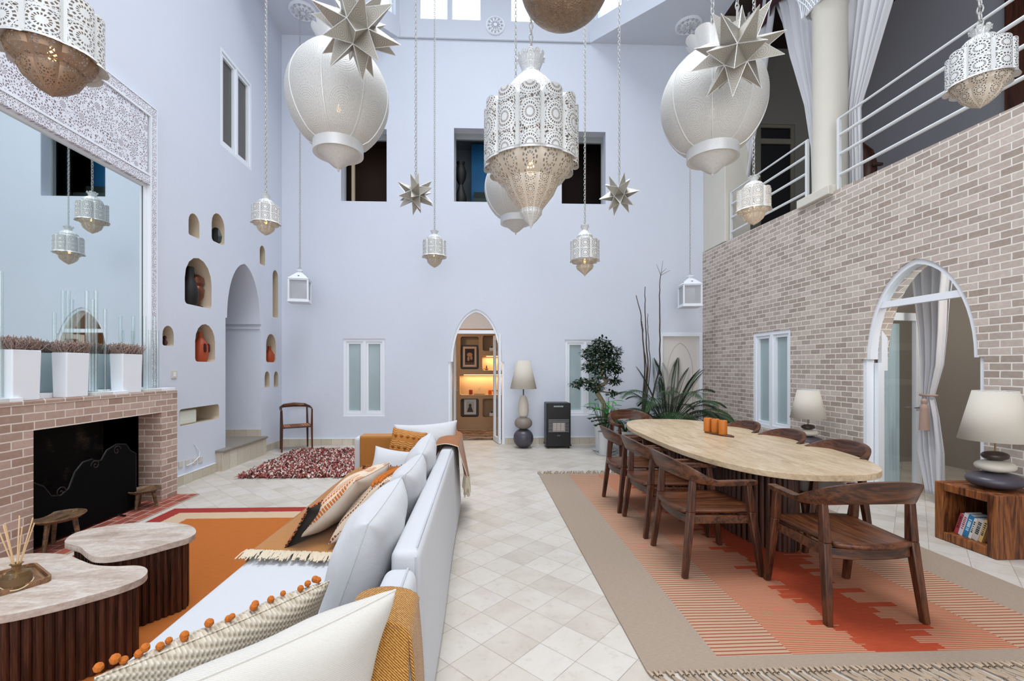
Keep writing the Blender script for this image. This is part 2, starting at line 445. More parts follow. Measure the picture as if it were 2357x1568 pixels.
# passage behind the left arch
m = M(); ap = [(a, max(b, .3)) for a, b in archL]; n = len(ap)
m.add([TL(a, b, .38) for a, b in ap]+[TL(a, b, 1.9) for a, b in ap], [(k, (k+1) % n, n+(k+1) % n, n+k) for k in range(n)]+[tuple(range(n, 2*n))])
struct(m, 'wall_passage', m_wall, smooth=.4, fixn=False)
m = M().box(-3.82, -5.7, 7.945, 7.964, 2.16, 2.2); struct(m, 'trim_20', m_wall, smooth=0)
struct(M().box(-5.6, -3.7, 6.62, 7.93, 0, .27), 'trim_21', m_btile, smooth=0)
tag(struct(M().box(-5.6, -3.68, 6.60, 7.96, .27, .305), 'trim_22', plain('stone_step', '8a8379', .6, var=.2, bscale=30), smooth=0, bevel=.008), 'grey stone step under the arch in the left wall')
struct(M().box(-5.6, -3.801, 7.945, 7.963, .305, .42), 'baseboard_passage', m_btile, smooth=0)
# back wall
archB = arch_pts(-.625, .465, 0, 1.605, 2.63, .045, pt=.2)
outer = [(-4.2, 0)]+archB+[(3.575, 0), (3.575, 2.13), (4.363, 2.13), (4.363, 0), (4.9, 0), (4.9, ZC), (-4.2, ZC)]
BW = [rect(-2.68, -1.81, 4.70, 6.10), rect(-.513, .66, 4.72, 6.15), rect(1.594, 2.463, 4.71, 6.13)]
GW = [rect(-2.64, -1.84, .555, 2.05), rect(1.654, 2.465, .55, 2.04)]
struct(M().prism(outer, BW+GW, TB, 0, .3), 'wall_back', m_wall, smooth=.4)
# right brick wall
archR = arch_pts(3.86, 5.125, 0, 1.59, 2.625, .05, pt=.2)
outer = [(-4, 0)]+archR+[(YB, 0), (YB, 3.775), (-4, 3.6)]
RW = rect(6.31, 7.17, .55, 2.05)
struct(M().prism(outer, [RW], TR, 0, .28), 'wall_right', m_brick, smooth=0)
struct(M().box(-4.2, 8, -4.3, -4, 0, ZC), 'wall_front', m_wall, smooth=0)
# ceiling with octagonal opening, drum above
oc = [(-1.56, YB), (2.14, YB), (4.41, 6.5), (4.41, 2.85), (2.14, .6), (-1.56, .6), (-3.8, 2.85), (-3.8, 6.53)]
cz = lambda u, v, d: (u, v, ZC+d)
def tri(a): return M().prism(a, [], cz, 0, .25)
for i, a in enumerate([[oc[1], (4.41, YB), oc[2]], [oc[0], oc[7], (-3.8, YB)], [oc[3], (4.41, .6), oc[4]], [oc[5], (-3.8, .6), oc[6]],
                       [(-4.2, .6), (-4.2, -4.2), (4.41, -4.2), (4.41, .6)]]):
    struct(tri(a), 'ceiling', m_soff, smooth=0)
ZD = 10.9
for i in range(8):
    a, b = Vector(oc[i]), Vector(oc[(i+1) % 8])
    L = (b-a).length; e = (b-a)/L; nn = Vector((-e.y, e.x))
    T = lambda u, v, d, a=a, e=e, nn=nn: (a.x+e.x*u+nn.x*(d+.015), a.y+e.y*u+nn.y*(d+.015), v)
    if i == 0: hs = [(.36, 1.06), (1.12, 1.58), (2.147, 2.72), (2.78, 3.40)]; hs = [(.36, .93), (.985, 1.58), (2.147, 2.71), (2.80, 3.40)]
    else: c = L/2; hs = [(c-1.5, c-.93), (c-.87, c-.3), (c+.3, c+.87), (c+.93, c+1.5)]
    fr = M()
    holes = [rect(x0, x1, 8.27, 9.95) for x0, x1 in hs]
    struct(M().prism([(-.1, ZC+.003), (L+.1, ZC+.003), (L+.1, ZD), (-.1, ZD)], holes, T, 0, .22), 'wall_drum', m_soff, smooth=0)
    for j, (x0, x1) in enumerate(hs):
        wf = M()
        wf.prism(rect(x0, x1, 8.27, 9.95), [rect(x0+.025, x1-.025, 8.295, 9.92)], T, .1, .14)
        f = struct(wf, 'window_%d' % (20+i*4+j), m_trim, smooth=0)
        g = M().add([T(x0, 8.27, .12), T(x1, 8.27, .12), T(x1, 9.95, .12), T(x0, 9.95, .12)], [(0, 1, 2, 3)]).build('pane', m_glass, f, smooth=0)
struct(M().box(-4.3, 4.9, .3, 9.1, ZD, ZD+.15), 'ceiling', m_soff, smooth=0)
struct(M().box(-1.58, 2.16, YB-.02, YB+.01, ZC-.012, ZC+.012), 'trim_30', plain('grey_ledge', 'a9adb5', .6), smooth=0)
# round carved roses
def rose(loc, rot, r, label):
    t = thing('ceiling_rose', label, 'ceiling rose', loc, 0, None); t.rotation_euler = rot
    m = M().lathe([(r, 0), (r, .02), (r*.86, .035), (r*.8, .018), (r*.62, .02), (r*.55, .035), (0, .05)], 32, cap=False)
    m.build('medallion', m_trim, t, smooth=.5)
    m = M()
    for k in range(12):
        a = k*pi/6
        m.lathe([(r*.1, 0), (r*.09, .02), (0, .03)], 8, c=(r*.7*cos(a), r*.7*sin(a), .015), cap=False)
        m.tube([(r*.2*cos(a), r*.2*sin(a), .045), (r*.5*cos(a+.12), r*.5*sin(a+.12), .035)], .012, 5)
    m.build('carved_petals', plain('carved_plaster', 'b9bcc2', .7) if 'carved_plaster' not in bpy.data.materials else bpy.data.materials['carved_plaster'], t)
    return t
rose((-3.17, 8.17, ZC), (pi, 0, 0), .24, 'round plaster ceiling rose on the left triangular soffit')
rose((3.87, 8.23, ZC), (pi, 0, 0), .24, 'round plaster ceiling rose on the right triangular soffit')
rose((.29, YB+.02, 8.17), (pi/2, 0, 0), .185, 'round carved plaster rosette on the wall between the high windows')
# ---------------------------------------------------------------- hearth, fireplace
fo = [(1.6, 0), (3.717, 0), (3.717, .995), (5.156, .995), (5.156, 0), (5.415, 0), (5.415, 1.20), (1.6, 1.20)]
fp = thing('fireplace', 'wide brick fireplace with a black firebox and brick mantel', 'fireplace', (0, 0, 0))
M().prism(fo, [], lambda u, v, d: (-3.55-d, u, v), 0, .25).build('surround', m_fbrick, fp, smooth=0)
M().box(-3.8, -3.545, 1.6, 5.42, 1.2, 1.232).build('mantel_course', m_fbrick, fp, smooth=0, bevel=.004)
m = M(); a = rect(3.717, 5.156, -.01, .995)
m.add([(-3.8, u, v) for u, v in a]+[(-4.22, u, v) for u, v in a], [(0, 4, 5, 1)[::-1], (1, 2, 6, 5), (2, 3, 7, 6), (3, 0, 4, 7), (4, 5, 6, 7)])
struct(m, 'wall_firebox', m_sbrick, smooth=0, fixn=False)
struct(M().box(-4.2, -3.3, 3.3, 5.42, 0, .012), 'trim_31', m_hearth, smooth=0)
# ---------------------------------------------------------------- windows on the ground floor and in the left wall
def casement(name, u0, u1, v0, v1, T, label, depth=.05, paneM=None, fw=.055, mid=.06, st=.045):
    f = M(); c = (u0+u1)/2
    hl = [rect(a, b, v0+fw, v1-fw) for a, b in ((u0+fw, c-mid/2), (c+mid/2, u1-fw))]
    f.prism(rect(u0, u1, v0, v1), hl, T, depth-.04, depth+.04)
    for a, b in ((u0+fw, c-mid/2), (c+mid/2, u1-fw)):
        f.prism(rect(a+.001, b-.001, v0+fw+.001, v1-fw-.001), [rect(a+st, b-st, v0+fw+st, v1-fw-st)], T, depth-.025, depth+.03)
    o = struct(f, name, m_trim, smooth=0); o['label'] = label
    for a, b in ((u0+fw, c-mid/2), (c+mid/2, u1-fw)):
        e = depth+.01
        M().add([T(a, v0+fw, e), T(b, v0+fw, e), T(b, v1-fw, e), T(a, v1-fw, e)], [(0, 1, 2, 3)]).build('pane', paneM or m_frost, o, smooth=0)
    return o
casement('window_1', -2.64, -1.84, .555, 2.05, TB, 'white framed window with frosted panes left of the arched door', .06)
casement('window_2', 1.654, 2.465, .55, 2.04, TB, 'white framed window with frosted panes behind the ficus', .06)
casement('window_3', 6.31, 7.17, .55, 2.05, TR, 'white framed window with frosted panes in the brick wall', .05)
casement('window_4', 6.73, 7.63, 4.76, 6.2, TL, 'high white framed window in the left wall', .04, plain('dim_glass', '4e4b44', .1, spec=.7), .045, .03, .05)
for q in BW:   # upper windows: unglazed openings seen against the dark gallery
    (u0, v0), (u1, v1) = q[0], q[2]
    f = M()
    f.prism(rect(u0, u1, v0, v1), [rect(u0+.03, u1-.03, v0+.012, v1-.12)], TB, .2, .25)
    struct(f, 'window_%d' % (5+BW.index(q)), plain('grey_frame', '8d9090', .6) if not bpy.data.materials.get('grey_frame') else bpy.data.materials['grey_frame'], smooth=0)
# gallery behind the upper windows
def room(name, x0, x1, y0, y1, z0, z1, mt, open_side):
    m = M()
    vs = [(x, y, z) for z in (z0, z1) for y in (y0, y1) for x in (x0, x1)]
    F = {'z0': (0, 1, 3, 2), 'z1': (4, 6, 7, 5), 'y0': (0, 4, 5, 1), 'y1': (2, 3, 7, 6), 'x0': (0, 2, 6, 4), 'x1': (1, 5, 7, 3)}
    m.add(vs, [F[k] for k in F if k != open_side])
    return struct(m, name, mt, smooth=0, fixn=False)
m_gal = plain('gallery_brown_wall', '5a4538', .8)
room('wall_gallery', -3.3, -1.0, YB+.3, 10.6, 4.3, 6.6, m_gal, 'y0')
room('wall_gallery', -1.0, 1.1, YB+.3, 10.6, 4.3, 6.6, plain('gallery_grey_wall', '8e9aa6', .8), 'y0')
room('wall_gallery', 1.1, 3.3, YB+.3, 10.6, 4.3, 6.6, plain('gallery_dark_wall', '3a2b28', .8), 'y0')
struct(M().box(-.2, .8, 10.1, 10.3, 4.3, 6.5), 'wall_blue', plain('blue_paint', '2f86c4', .5), smooth=0)  # one even blue slab behind the central upper window
struct(M().box(-.15, .8, 9.9, 10.1, 4.3, 5.35).box(-.15, .8, 9.6, 9.9, 4.3, 5.1), 'trim_32', plain('dark_green_cabinet', '35453f', .6), smooth=0)
struct(M().box(-2.56, -2.5, YB+.28, YB+.34, 4.7, 6.1), 'trim_33', plain('beige_jamb', 'a8997f', .6), smooth=0)
t = thing('vase', 'dark curvy vase silhouetted inside the central upper window', 'vase', (-.40, 9.21, 4.72))
struct(M().box(-.9, .9, YB+.3, YB+.55, 4.3, 4.705), 'trim_35', m_gal, smooth=0)
M().lathe([(.05, 0), (.11, .1), (.12, .25), (.06, .42), (.04, .5), (.1, .62), (.12, .75), (.07, .9), (.09, .96), (0, .94)], 20, cap=False).build('body', m_black, t)
M().box(-.14, .14, -.12, .12, -.015, 0).build('plinth', m_black, t, smooth=0)
# ---------------------------------------------------------------- baseboards
def bb(name, x0, x1, y0, y1): struct(M().box(x0, x1, y0, y1, 0, .122), name, m_btile, smooth=0, bevel=.003)
bb('baseboard_left', XL, XL+.018, 5.42, 6.62); bb('baseboard_left', XL, XL+.018, 7.95, YB)
bb('baseboard_back', XL, -.64, YB-.018, YB); bb('baseboard_back', .48, 3.54, YB-.018, YB)
struct(M().box(XL, XL+.02, 5.42, 6.6, .122, .13).box(XL, -.64, YB-.02, YB, .122, .13).box(.48, 3.54, YB-.02, YB, .122, .13), 'trim_34', m_trim, smooth=0)
# ---------------------------------------------------------------- doors
def ring(inner, outer, T, d0, d1): # band between two outlines with equal counts
    m = M(); n = len(inner)
    vs = [T(a, b, d0) for a, b in outer]+[T(a, b, d0) for a, b in inner]+[T(a, b, d1) for a, b in outer]+[T(a, b, d1) for a, b in inner]
    fs = []
    for i in range(n-1):
        fs += [(i, i+1, n+i+1, n+i), (2*n+i, 3*n+i, 3*n+i+1, 2*n+i+1), (i, 2*n+i, 2*n+i+1, i+1), (n+i, n+i+1, 3*n+i+1, 3*n+i)]
    m.add(vs, fs); return m
def archdoor(name, u0, u1, zi, za, ztr, T, label, ins, dd=.02):
    o_ = arch_pts(u0, u1, 0, zi, za, ins, pt=.2); i_ = arch_pts(u0+.045, u1-.045, 0, zi, za-.055, ins, pt=.2)
    o = struct(ring(i_, o_, T, dd, dd+.09), name, m_trim, smooth=.5); o['label'] = label
    m = M()
    p = [T(u, v, d) for d in (dd+.01, dd+.07) for v in (ztr-.035, ztr+.035) for u in (u0+ins+.04, u1-ins-.04)]
    m.add(p, [(0, 2, 3, 1), (4, 5, 7, 6), (0, 1, 5, 4), (2, 6, 7, 3), (0, 4, 6, 2), (1, 3, 7, 5)]); m.build('transom', m_trim, o, smooth=0)
    fan = [p for p in i_ if p[1] > ztr]
    m = M().add([T(a, b, dd+.04) for a, b in fan], [tuple(range(len(fan)))]); m.build('fanlight_pane', m_glass, o, smooth=0)
    return o
d1 = archdoor('door_1', -.625, .465, 1.605, 2.63, 2.19, TB, 'white arched door frame standing open in the back wall', .045)
d2 = archdoor('door_2', 3.86, 5.125, 1.59, 2.625, 2.2, TR, 'white arched door frame in the brick wall', .05)
def leaf(parent, hinge, ang, w_, h_, label, sheer=False, notch=0):
    "glazed leaf hung at hinge, opening by ang around z"
    T = lambda u, v, d: (hinge[0]+u*cos(ang)-d*sin(ang), hinge[1]+u*sin(ang)+d*cos(ang), v)
    o_ = [(0, .01), (0, 1.55), (notch, 1.55), (notch, h_), (w_, h_), (w_, .01)] if notch else rect(0, w_, .01, h_)
    b = .09
    i_ = [(b, b+.02), (b, 1.46), (notch+b, 1.46), (notch+b, h_-b), (w_-b, h_-b), (w_-b, b+.02)] if notch else rect(b, w_-b, b+.02, h_-b)
    o = M().prism(o_, [i_], T, 0, .045).build('door_leaf', m_trim, parent, smooth=0)
    o['label'] = label
    m = M().add([T(a, c, .022) for a, c in i_], [tuple(range(len(i_)))]); m.build('glass_pane', m_glass, o, smooth=0)
    m = M()
    for sd in (-.03, .07):
        m.tube([T(w_-.045, 1.02, sd), T(w_-.16, 1.02, sd)], .008, 6)
    m.tube([T(w_-.045, 1.02, -.03), T(w_-.045, 1.02, .075)], .012, 8)
    m.build('door_handle', plain('steel', 'b8b8b8', .3, .9) if not bpy.data.materials.get('steel') else bpy.data.materials['steel'], o)
    return o, T
leaf(d1, (-.56, YB+.10), R(83), .5, 2.14, 'open left glazed leaf of the arched back door')
leaf(d1, (.40, YB-.02), R(101), .5, 2.14, 'open right glazed leaf of the arched back door')
lf, TT = leaf(d2, (4.60, 5.03), R(11), .665, 2.14, 'glazed leaf opened into the side room', notch=.05)
m = M().grid(lambda u, v: TT(.10+.33*u, .06+1.96*(1-v), .08+.012*sin(u*38)), 40, 6)
m.build('sheer_panel', fabric('sheer_blue_white', 'c6d3d8', 200, .05, .2), lf, fixn=False)
# right back door
d3 = struct(M().prism([(3.54, 0), (3.54, 2.17), (4.40, 2.17), (4.40, 0), (4.335, 0), (4.335, 2.11), (3.60, 2.11), (3.60, 0)], [], lambda u, v, d: (u, YB+d, v), -.02, .05), 'door_3', m_trim, smooth=0)
d3['label'] = 'cream painted door with an engraved arch in the back right corner'
lfm = plain('cream_door_paint', 'd6d0ca', .55)
ld = M().box(3.60, 4.335, YB+.02, YB+.06, .005, 2.11).build('door_leaf', lfm, d3, smooth=0)
aa = arch_pts(3.70, 4.22, .5, 1.35, 1.98, 0, pt=.25)
M().tube([(a, YB+.018, b) for a, b in aa], .005, 5).build('arch_moulding', plain('cream_shadow_line', 'b4aea6', .6), ld)  # arch inlay in a darker cream than the leaf
M().tube([(4.27, YB+.02, 1.02), (4.27, YB-.05, 1.02), (4.15, YB-.05, 1.02)], .01, 6).tube([(4.27, YB+.015, .92), (4.27, YB+.005, .92)], .012, 8).build('door_handle', bpy.data.materials['steel'], ld)
# ---------------------------------------------------------------- room behind the arched back door
m_warm = plaster('warm_plaster', 'b39a80', .3)
sy = 10.95
def pxz(px, py): v = P(px, py, Y=sy); return v.x, v.z
hs = []
SH = [(1060, 775, 1102, 850), (1111, 773, 1153, 808), (1110, 819, 1175, 853), (1058, 862, 1180, 909), (1060, 918, 1102, 960), (1111, 918, 1153, 960)]
for a, b, c_, d in SH:
    x0, z1 = pxz(a, b); x1, z0 = pxz(c_, d); hs.append(rrect(x0, x1, z0, z1, .05))
struct(M().prism(rect(-1.9, 1.9, 0, 3), hs, lambda u, v, d: (u, sy+d, v), 0, .28, back=False), 'wall_shelf', m_warm, smooth=.4)
struct(M().box(-1.9, 1.9, sy+.25, sy+.3, 0, 3), 'wall_shelf_back', m_warm, smooth=0)
room('wall_shelf_room', -1.6, 1.7, YB+.3, sy+.3, -.002, 2.95, m_warm, 'y0')
def niche_light(i):
    a, b, c_, d = SH[i]; x0, z1 = pxz(a, b); x1, z0 = pxz(c_, d)
    o = M().box(x0+.1, x1-.1, sy+.04, sy+.07, z1-.02, z1-.006).build('strip_light', plain('warm_strip', 'ffd9a0', .5, emit='ffc27a', estr=4), smooth=0)
    tag(o, 'warm light strip at the top of the %s glowing wall niche' % ('small upper' if i == 2 else 'long middle'), 'light', None)
    area('niche_glow', ((x0+x1)/2, sy+.12, z1-.03), (0, 0, 0), x1-x0-.1, .1, 9 if i == 3 else 6, (1, .66, .32))
niche_light(2); niche_light(3)
point('shelf_room_lamp', (-1.25, 9.5, 2.6), 22, (1, .75, .5), .1)  # added unseen fill for the room beyond the arched door
m_frame = plain('black_frame', '17120f', .45)
def art(pos, w_, h_, label, kind):
    t = thing('framed_picture', label, 'picture', pos); t.rotation_euler = (R(-4), 0, 0)
    M().prism(rect(-w_/2, w_/2, 0, h_), [rect(-w_/2+.035, w_/2-.035, .035, h_-.035)], lambda u, v, d: (u, d, v), 0, .02).build('frame', m_frame, t, smooth=0)
    M().box(-w_/2+.03, w_/2-.03, .008, .016, .03, h_-.03).build('mount', plain('mount_paper', 'c9b2a4' if kind else 'c9ccd0', .8), t, smooth=0)
    a, b = w_/2-.085, h_-.09
    o = M().box(-a, a, .004, .008, .09, b).build('print', plain('print_dark' if kind else 'print_grey', '2b1a18' if kind else 'a9adb2', .7), t, smooth=0)
    T = lambda u, v, d: (u, .002+d, v)
    m = M()
    def ell(cx, cz, rx, rz, n=14): m.prism([(cx+rx*cos(2*pi*k/n), cz+rz*sin(2*pi*k/n)) for k in range(n)], [], T, 0, .002, back=False, edge=False)
    c = (.09+b)/2
    if kind:
        ell(0, c+.05, a*.6, .05); ell(-.03, c-.05, .03, .06); ell(.04, c-.03, .03, .05)
        for k in range(5): ell(-a+.03+k*(2*a-.06)/4, .125, .010, .014)
        m.build('print_shapes', plain('print_tan', 'b08a72', .7), t, smooth=0)
    else:
        ell(0, c+.03, .035, .05)
        m.prism([(-a*.8, .095), (a*.8, .095), (a*.5, c-.03), (.02, c), (-.02, c), (-a*.5, c-.03)], [], T, 0, .002, back=False, edge=False)
        m.build('figure_shape', plain('print_charcoal', '3a3a3e', .7), t, smooth=0)
    return t
x0, z0 = pxz(1064, 848); art((pxz(1081, 848)[0], sy+.03, pxz(1081, 849)[1]+.01), .40, .57, 'black framed dark abstract print in the upper niche beyond the arched door', 1)
art((pxz(1082, 959)[0], sy+.03, pxz(1082, 959)[1]+.01), .36, .44, 'black framed grey portrait print in the lower niche beyond the arched door', 0)
def candle(name, loc, r, h, label, col='c4572a', group=None, holder=None):
    t = thing(name, label, 'candle', loc, 0, group)
    M().lathe([(r*.97, 0), (r, .004), (r, h-.004), (r*.95, h), (r*.8, h-.004), (0, h-.012)], 20).build('wax', plain('wax_'+col, col, .5, var=.12, bscale=50) if not bpy.data.materials.get('wax_'+col) else bpy.data.materials['wax_'+col], t)
    M().tube([(0, 0, h-.012), (.001, 0, h+.012)], .0015, 5).build('wick', m_black, t)
    return t
zl = pxz(1084, 909)[1]
candle('candle', (pxz(1083.5, 909)[0], sy+.12, zl), .045, .115, 'red brown candle in the long lit niche, left one', '8a3318')
candle('candle', (pxz(1128, 909)[0], sy+.12, zl), .045, .11, 'orange candle in the long lit niche, right one', 'c2551c')
t = thing('twig_ornament', 'small pale twig ornament between the candles in the lit niche', 'ornament', (pxz(1103, 909)[0], sy+.13, zl))
m = M()
for k in range(12): a = k*.5; m.tube([(0, 0, .01), (.03*cos(a), .01, .1+.02*(k % 4)), (.05*cos(a*1.3), .0, .16+.02*(k % 5))], .002, 4)
m.build('twigs', plain('twig_white', 'e8d9b8', .7), t); M().lathe([(.13, 0), (.15, .006), (.14, .012), (0, .01)], 20, sy=.5).build('saucer', m_frame, t)
for k, (a, b) in enumerate(((1132, 808), (1132, 959))):
    x, z = pxz(a, b)
    t = thing('small_box', 'small white box in the %s right niche beyond the arched door' % ('upper' if k == 0 else 'lower'), 'box', (x, sy+.1, z))
    M().box(-.055, .055, -.04, .04, 0, .08).build('body', m_trim, t, smooth=0, bevel=.004); M().lathe([(.02, .08), (.02, .10), (.008, .11), (0, .115)], 12).build('knob', m_frame, t)
x, z = pxz(1120, 852)
t = thing('small_figurine', 'small dark figurine in the small lit niche', 'figurine', (x, sy+.12, z))
M().lathe([(.03, 0), (.03, .02), (.012, .04), (.02, .07), (.01, .09), (.014, .105), (0, .12)], 12).build('body', m_frame, t); M().box(-.08, .05, -.01, .01, .018, .03).build('arm', m_frame, t, smooth=0)
def matrug():
    q = N('striped_rag_rug'); o = q.tc.outputs['Object']; x = q.n('SeparateXYZ', {0: o})
    s_ = q.ma('SINE', q.ma('ADD', q.ma('MULTIPLY', x.outputs[1], 70), q.ma('MULTIPLY', q.noise(o, 6, 3), 5)))
    q.base(q.ramp(q.ma('ADD', q.ma('MULTIPLY', s_, .5), .5), [(.2, lin('3a2620')), (.5, lin('7a5a48')), (.8, lin('b59a82'))])); q.rough(.95); q.bump(s_, .6, .01); return q.m
rg = M().grid(lambda u, v: (-.55+1.3*u+.03*sin(v*9), 9.25+1.35*v, .014+.008*sin(v*60)), 20, 120)
o = tag(rg.build('rag_rug', matrug(), solid=.01), 'brown striped rag rug on the floor beyond the arched door', 'rug')
# ---------------------------------------------------------------- side room beyond the brick wall
m_side = plaster('side_room_plaster', 'a39d95', .2)
room('wall_side_room', 4.78, 7.1, 3.2, 6.9, -.001, 3.0, m_side, 'x0')
sx = 6.35
m = M(); zs = [.0, 1.32, 1.75, 2.2]
sh = [rect(3.5, 4.75, a+.04, b) for a, b in ((.12, 1.25), (1.28, 1.75), (1.8, 2.2), (2.24, 2.55))]
struct(M().prism(rect(3.2, 5.0, 0, 3.0), sh, lambda u, v, d: (sx+d, u, v), 0, .4), 'wall_side_shelves', m_side, smooth=0)
struct(M().box(7.0, 7.05, 3.3, 5.0, 0, 3), 'wall_side_shelf_back', plain('brown_back', '6b5546', .8), smooth=0)
t = thing('folded_blanket', 'dark folded blanket lying on a shelf of the side room', 'blanket', (6.80, 4.25, 1.285))
M().grid(lambda u, v: (-.15+.3*u, -.3+.6*v, .07+.02*sin(u*5+v*3)), 8, 10).build('top_fold', plain('dark_cloth', '2a2222', .95), t, solid=.05)
M().grid(lambda u, v: (-.17+.34*u, -.32+.64*v, .025+.01*sin(u*4+v*5)), 8, 10).build('lower_fold', bpy.data.materials['dark_cloth'], t, solid=.04)
point('side_room_lamp', (5.3, 6.6, 2.65), 24, (1, .96, .92), .25)  # added unseen fill, brightens the side room
point('side_room_lamp', (4.98, 3.42, 2.6), 48, (1, .98, .95), .12)  # second added fill beside the door, lifts the tied curtain
# ---------------------------------------------------------------- balcony above the brick wall
m_bal = plaster('balcony_plaster', 'a6a6ac', .2)
struct(M().box(4.7, 7.3, -4, YB, 3.35, 3.55), 'floor_balcony', m_side, smooth=0)
struct(M().box(7.2, 7.4, -4, YB, 3.5, ZC), 'wall_balcony', m_bal, smooth=0)
dW = P(1745, 283, Y=YB).x; dE = P(1830, 500, Y=YB).x
struct(M().prism([(4.9, 3.5), (dW, 3.5), (dW, 6.36), (dE, 6.36), (dE, 3.5), (7.4, 3.5), (7.4, ZC), (4.9, ZC)], [], lambda u, v, d: (u, YB+d, v), 0, .2), 'wall_balcony_end', plaster('end_wall', '8f8d86', .2), smooth=0)
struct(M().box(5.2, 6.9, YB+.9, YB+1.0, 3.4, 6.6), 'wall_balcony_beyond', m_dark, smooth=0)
zt = P(1790, 325, Y=YB).z
o = struct(M().prism(rect(dW, dE, 3.5, 6.36), [rect(dW+.07, dE-.07, 3.56, zt-.04), rect(dW+.07, dE-.07, zt+.06, 6.3)], TB, .02, .08), 'door_4', plain('olive_frame', '8a8577', .5), smooth=0)
M().box(dW+.07, dE-.07, YB+.05, YB+.055, 3.5, 6.3).build('dark_pane', plain('black_glass', '0c0c0e', .1, spec=.7), o, smooth=0)
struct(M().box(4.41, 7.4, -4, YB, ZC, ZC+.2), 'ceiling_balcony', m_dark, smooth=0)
yy = P(2320, 100, X=7.2).y
struct(M().box(7.15, 7.2, yy-1.1, yy, 3.5, 6.9), 'door_5', wood('brown_door_wood', '3d2016', '6b3c28', 'Z', .6, .5), smooth=0)['label'] = 'brown wooden door at the far right of the balcony'
m_col = plain('cream_column_plaster', 'd3cfc3', .5, var=.05, bscale=20)
t = tag(M().box(4.425, 4.9, 7.98, YB-.001, 3.78, ZC).build('pilaster', m_col, smooth=0, bevel=.01), None, None); t['kind'] = 'structure'; t.name = 'trim_40'
c = thing('column', 'round cream column carrying a lattice capital on the brick parapet', 'column', (4.66, 5.83, 3.70))
M().box(-.25, .25, -.29, .29, .0, .12).build('plinth', m_col, c, smooth=0, bevel=.01)
M().lathe([(.20, .1), (.195, .3), (.195, 2.55), (.21, 2.58), (.21, 2.62)], 40, cap=False).build('shaft', m_col, c)
m = M().grid(lambda u, v: ((.21+.16*v**2)*max(-1, min(1, 1.25*cos(2*pi*u))), (.21+.16*v**2)*max(-1, min(1, 1.25*sin(2*pi*u))), 2.6+.55*v), 48, 10)
m.build('capital', plain('capital_white', 'dcdcda', .6), c, smooth=.5)
m = M()
for k in range(4):
    T = Matrix.Rotation(k*pi/2, 4, 'Z')
    for i in range(-4, 5):
        for sg in (-1, 1):
            pts = [T @ Vector(((.225+.16*v**2)*1.03, max(-.23, min(.23, i*.055+sg*(v-.5)*.3))*(.9+.5*v*v), 2.6+.55*v)) for v in (0, .25, .5, .75, 1)]
            m.tube(pts, .007, 4)
m.build('lattice_relief', m_trim, c)
# upper part of the column to the ceiling
M().lathe([(.2, 3.15), (.2, 4.16)], 32, cap=False).build('upper_shaft', m_col, c)
def rail(name, y0, y1, label):
    t = thing(name, label, 'railing', (0, 0, 0), 0, None)
    xr = lambda y: 4.50+(YB-y)*.008
    for i, z in enumerate((4.64, 4.425, 4.185, 3.925)):
        r = .014 if i == 0 else .019
        M().tube([(xr(y0), y0, z), (xr(y1), y1, z)], r, 8).build('rail_bar', m_white_metal, t)
    for y in (y1-.01,) if y0 < 3 else (y1-.01, y0+.02):
        M().box(xr(y)-.018, xr(y)+.018, y-.018, y+.018, 3.66, 4.64).build('post', m_white_metal, t, smooth=0)
    return t
rail('balcony_railing', 6.04, 7.93, 'white metal balcony railing between the pilaster and the round column')
rail('balcony_railing', -1.0, 5.52, 'long white metal balcony railing right of the round column')
def curtain(name, label, rows, X, folds, amp, mt, group=None, ysign=1):
    "rows: (z, yleft, yright) ; hangs in the plane X=const"
    def at(v):
        f = v*(len(rows)-1); i = min(int(f), len(rows)-2); k = f-i; a, b = rows[i], rows[i+1]
        k2 = k*k*(3-2*k)
        return [a[j]+(b[j]-a[j])*k2 for j in range(3)]
    def fn(u, v):
        z, a, b = at(v)
        wd = abs(b-a)
        am = amp*(.5+.5*min(1, wd))
        return (X+am*sin(u*folds*2*pi+.6*sin(v*4))+.3*am*sin(u*folds*4.7*pi+v*3), a+(b-a)*u, z)
    o = M().grid(fn, folds*12, 40).build(name, mt, solid=.004, smooth=3)
    return tag(o, label, 'curtain', group)
def crow(X, pts): return [(P((a+b)/2, y, X=X).z, P(a, y, X=X).y, P(b, y, X=X).y) for y, a, b in pts]
def topped(rows, ztop=7.8):
    a, b = rows[0], rows[1]; k = (ztop-a[0])/(a[0]-b[0]) if a[0] != b[0] else 0
    return [(ztop, a[1]+(a[1]-b[1])*k*.5, a[2]+(a[2]-b[2])*k*.5)]+rows
X = 4.86
curtain('balcony_curtain', 'white balcony curtain hanging just left of the dark doorway', crow(X, [(-60, 1702, 1806), (80, 1698, 1782), (200, 1694, 1762), (344, 1690, 1735), (440, 1689, 1720), (560, 1688, 1715)]), X, 5, .05, m_sheer)
curtain('balcony_curtain', 'white curtain gathered against the left side of the round column', crow(X, [(-60, 1782, 1885), (0, 1797, 1885), (96, 1814, 1885), (230, 1851, 1890), (330, 1866, 1890), (450, 1870, 1892)]), X, 5, .04, m_sheer)
curtain('balcony_curtain', 'wide white curtain swept to the right side of the round column', crow(X, [(-60, 1925, 2100), (0, 1930, 2074), (107, 1932, 2035), (221, 1934, 1996), (262, 1936, 1982), (357, 1934, 1984), (440, 1932, 1986)]), X, 7, .05, m_sheer)
o = M().grid(lambda u, v: (4.80+.04*sin(u*20), 6.2+1.7*u, 7.86-.7*v*(1-.3*sin(u*3))), 30, 10).build('valance', plain('maroon_cloth', '3b1620', .9), solid=.006)
tag(o, 'dark maroon cloth gathered at the top of the balcony opening', 'valance')
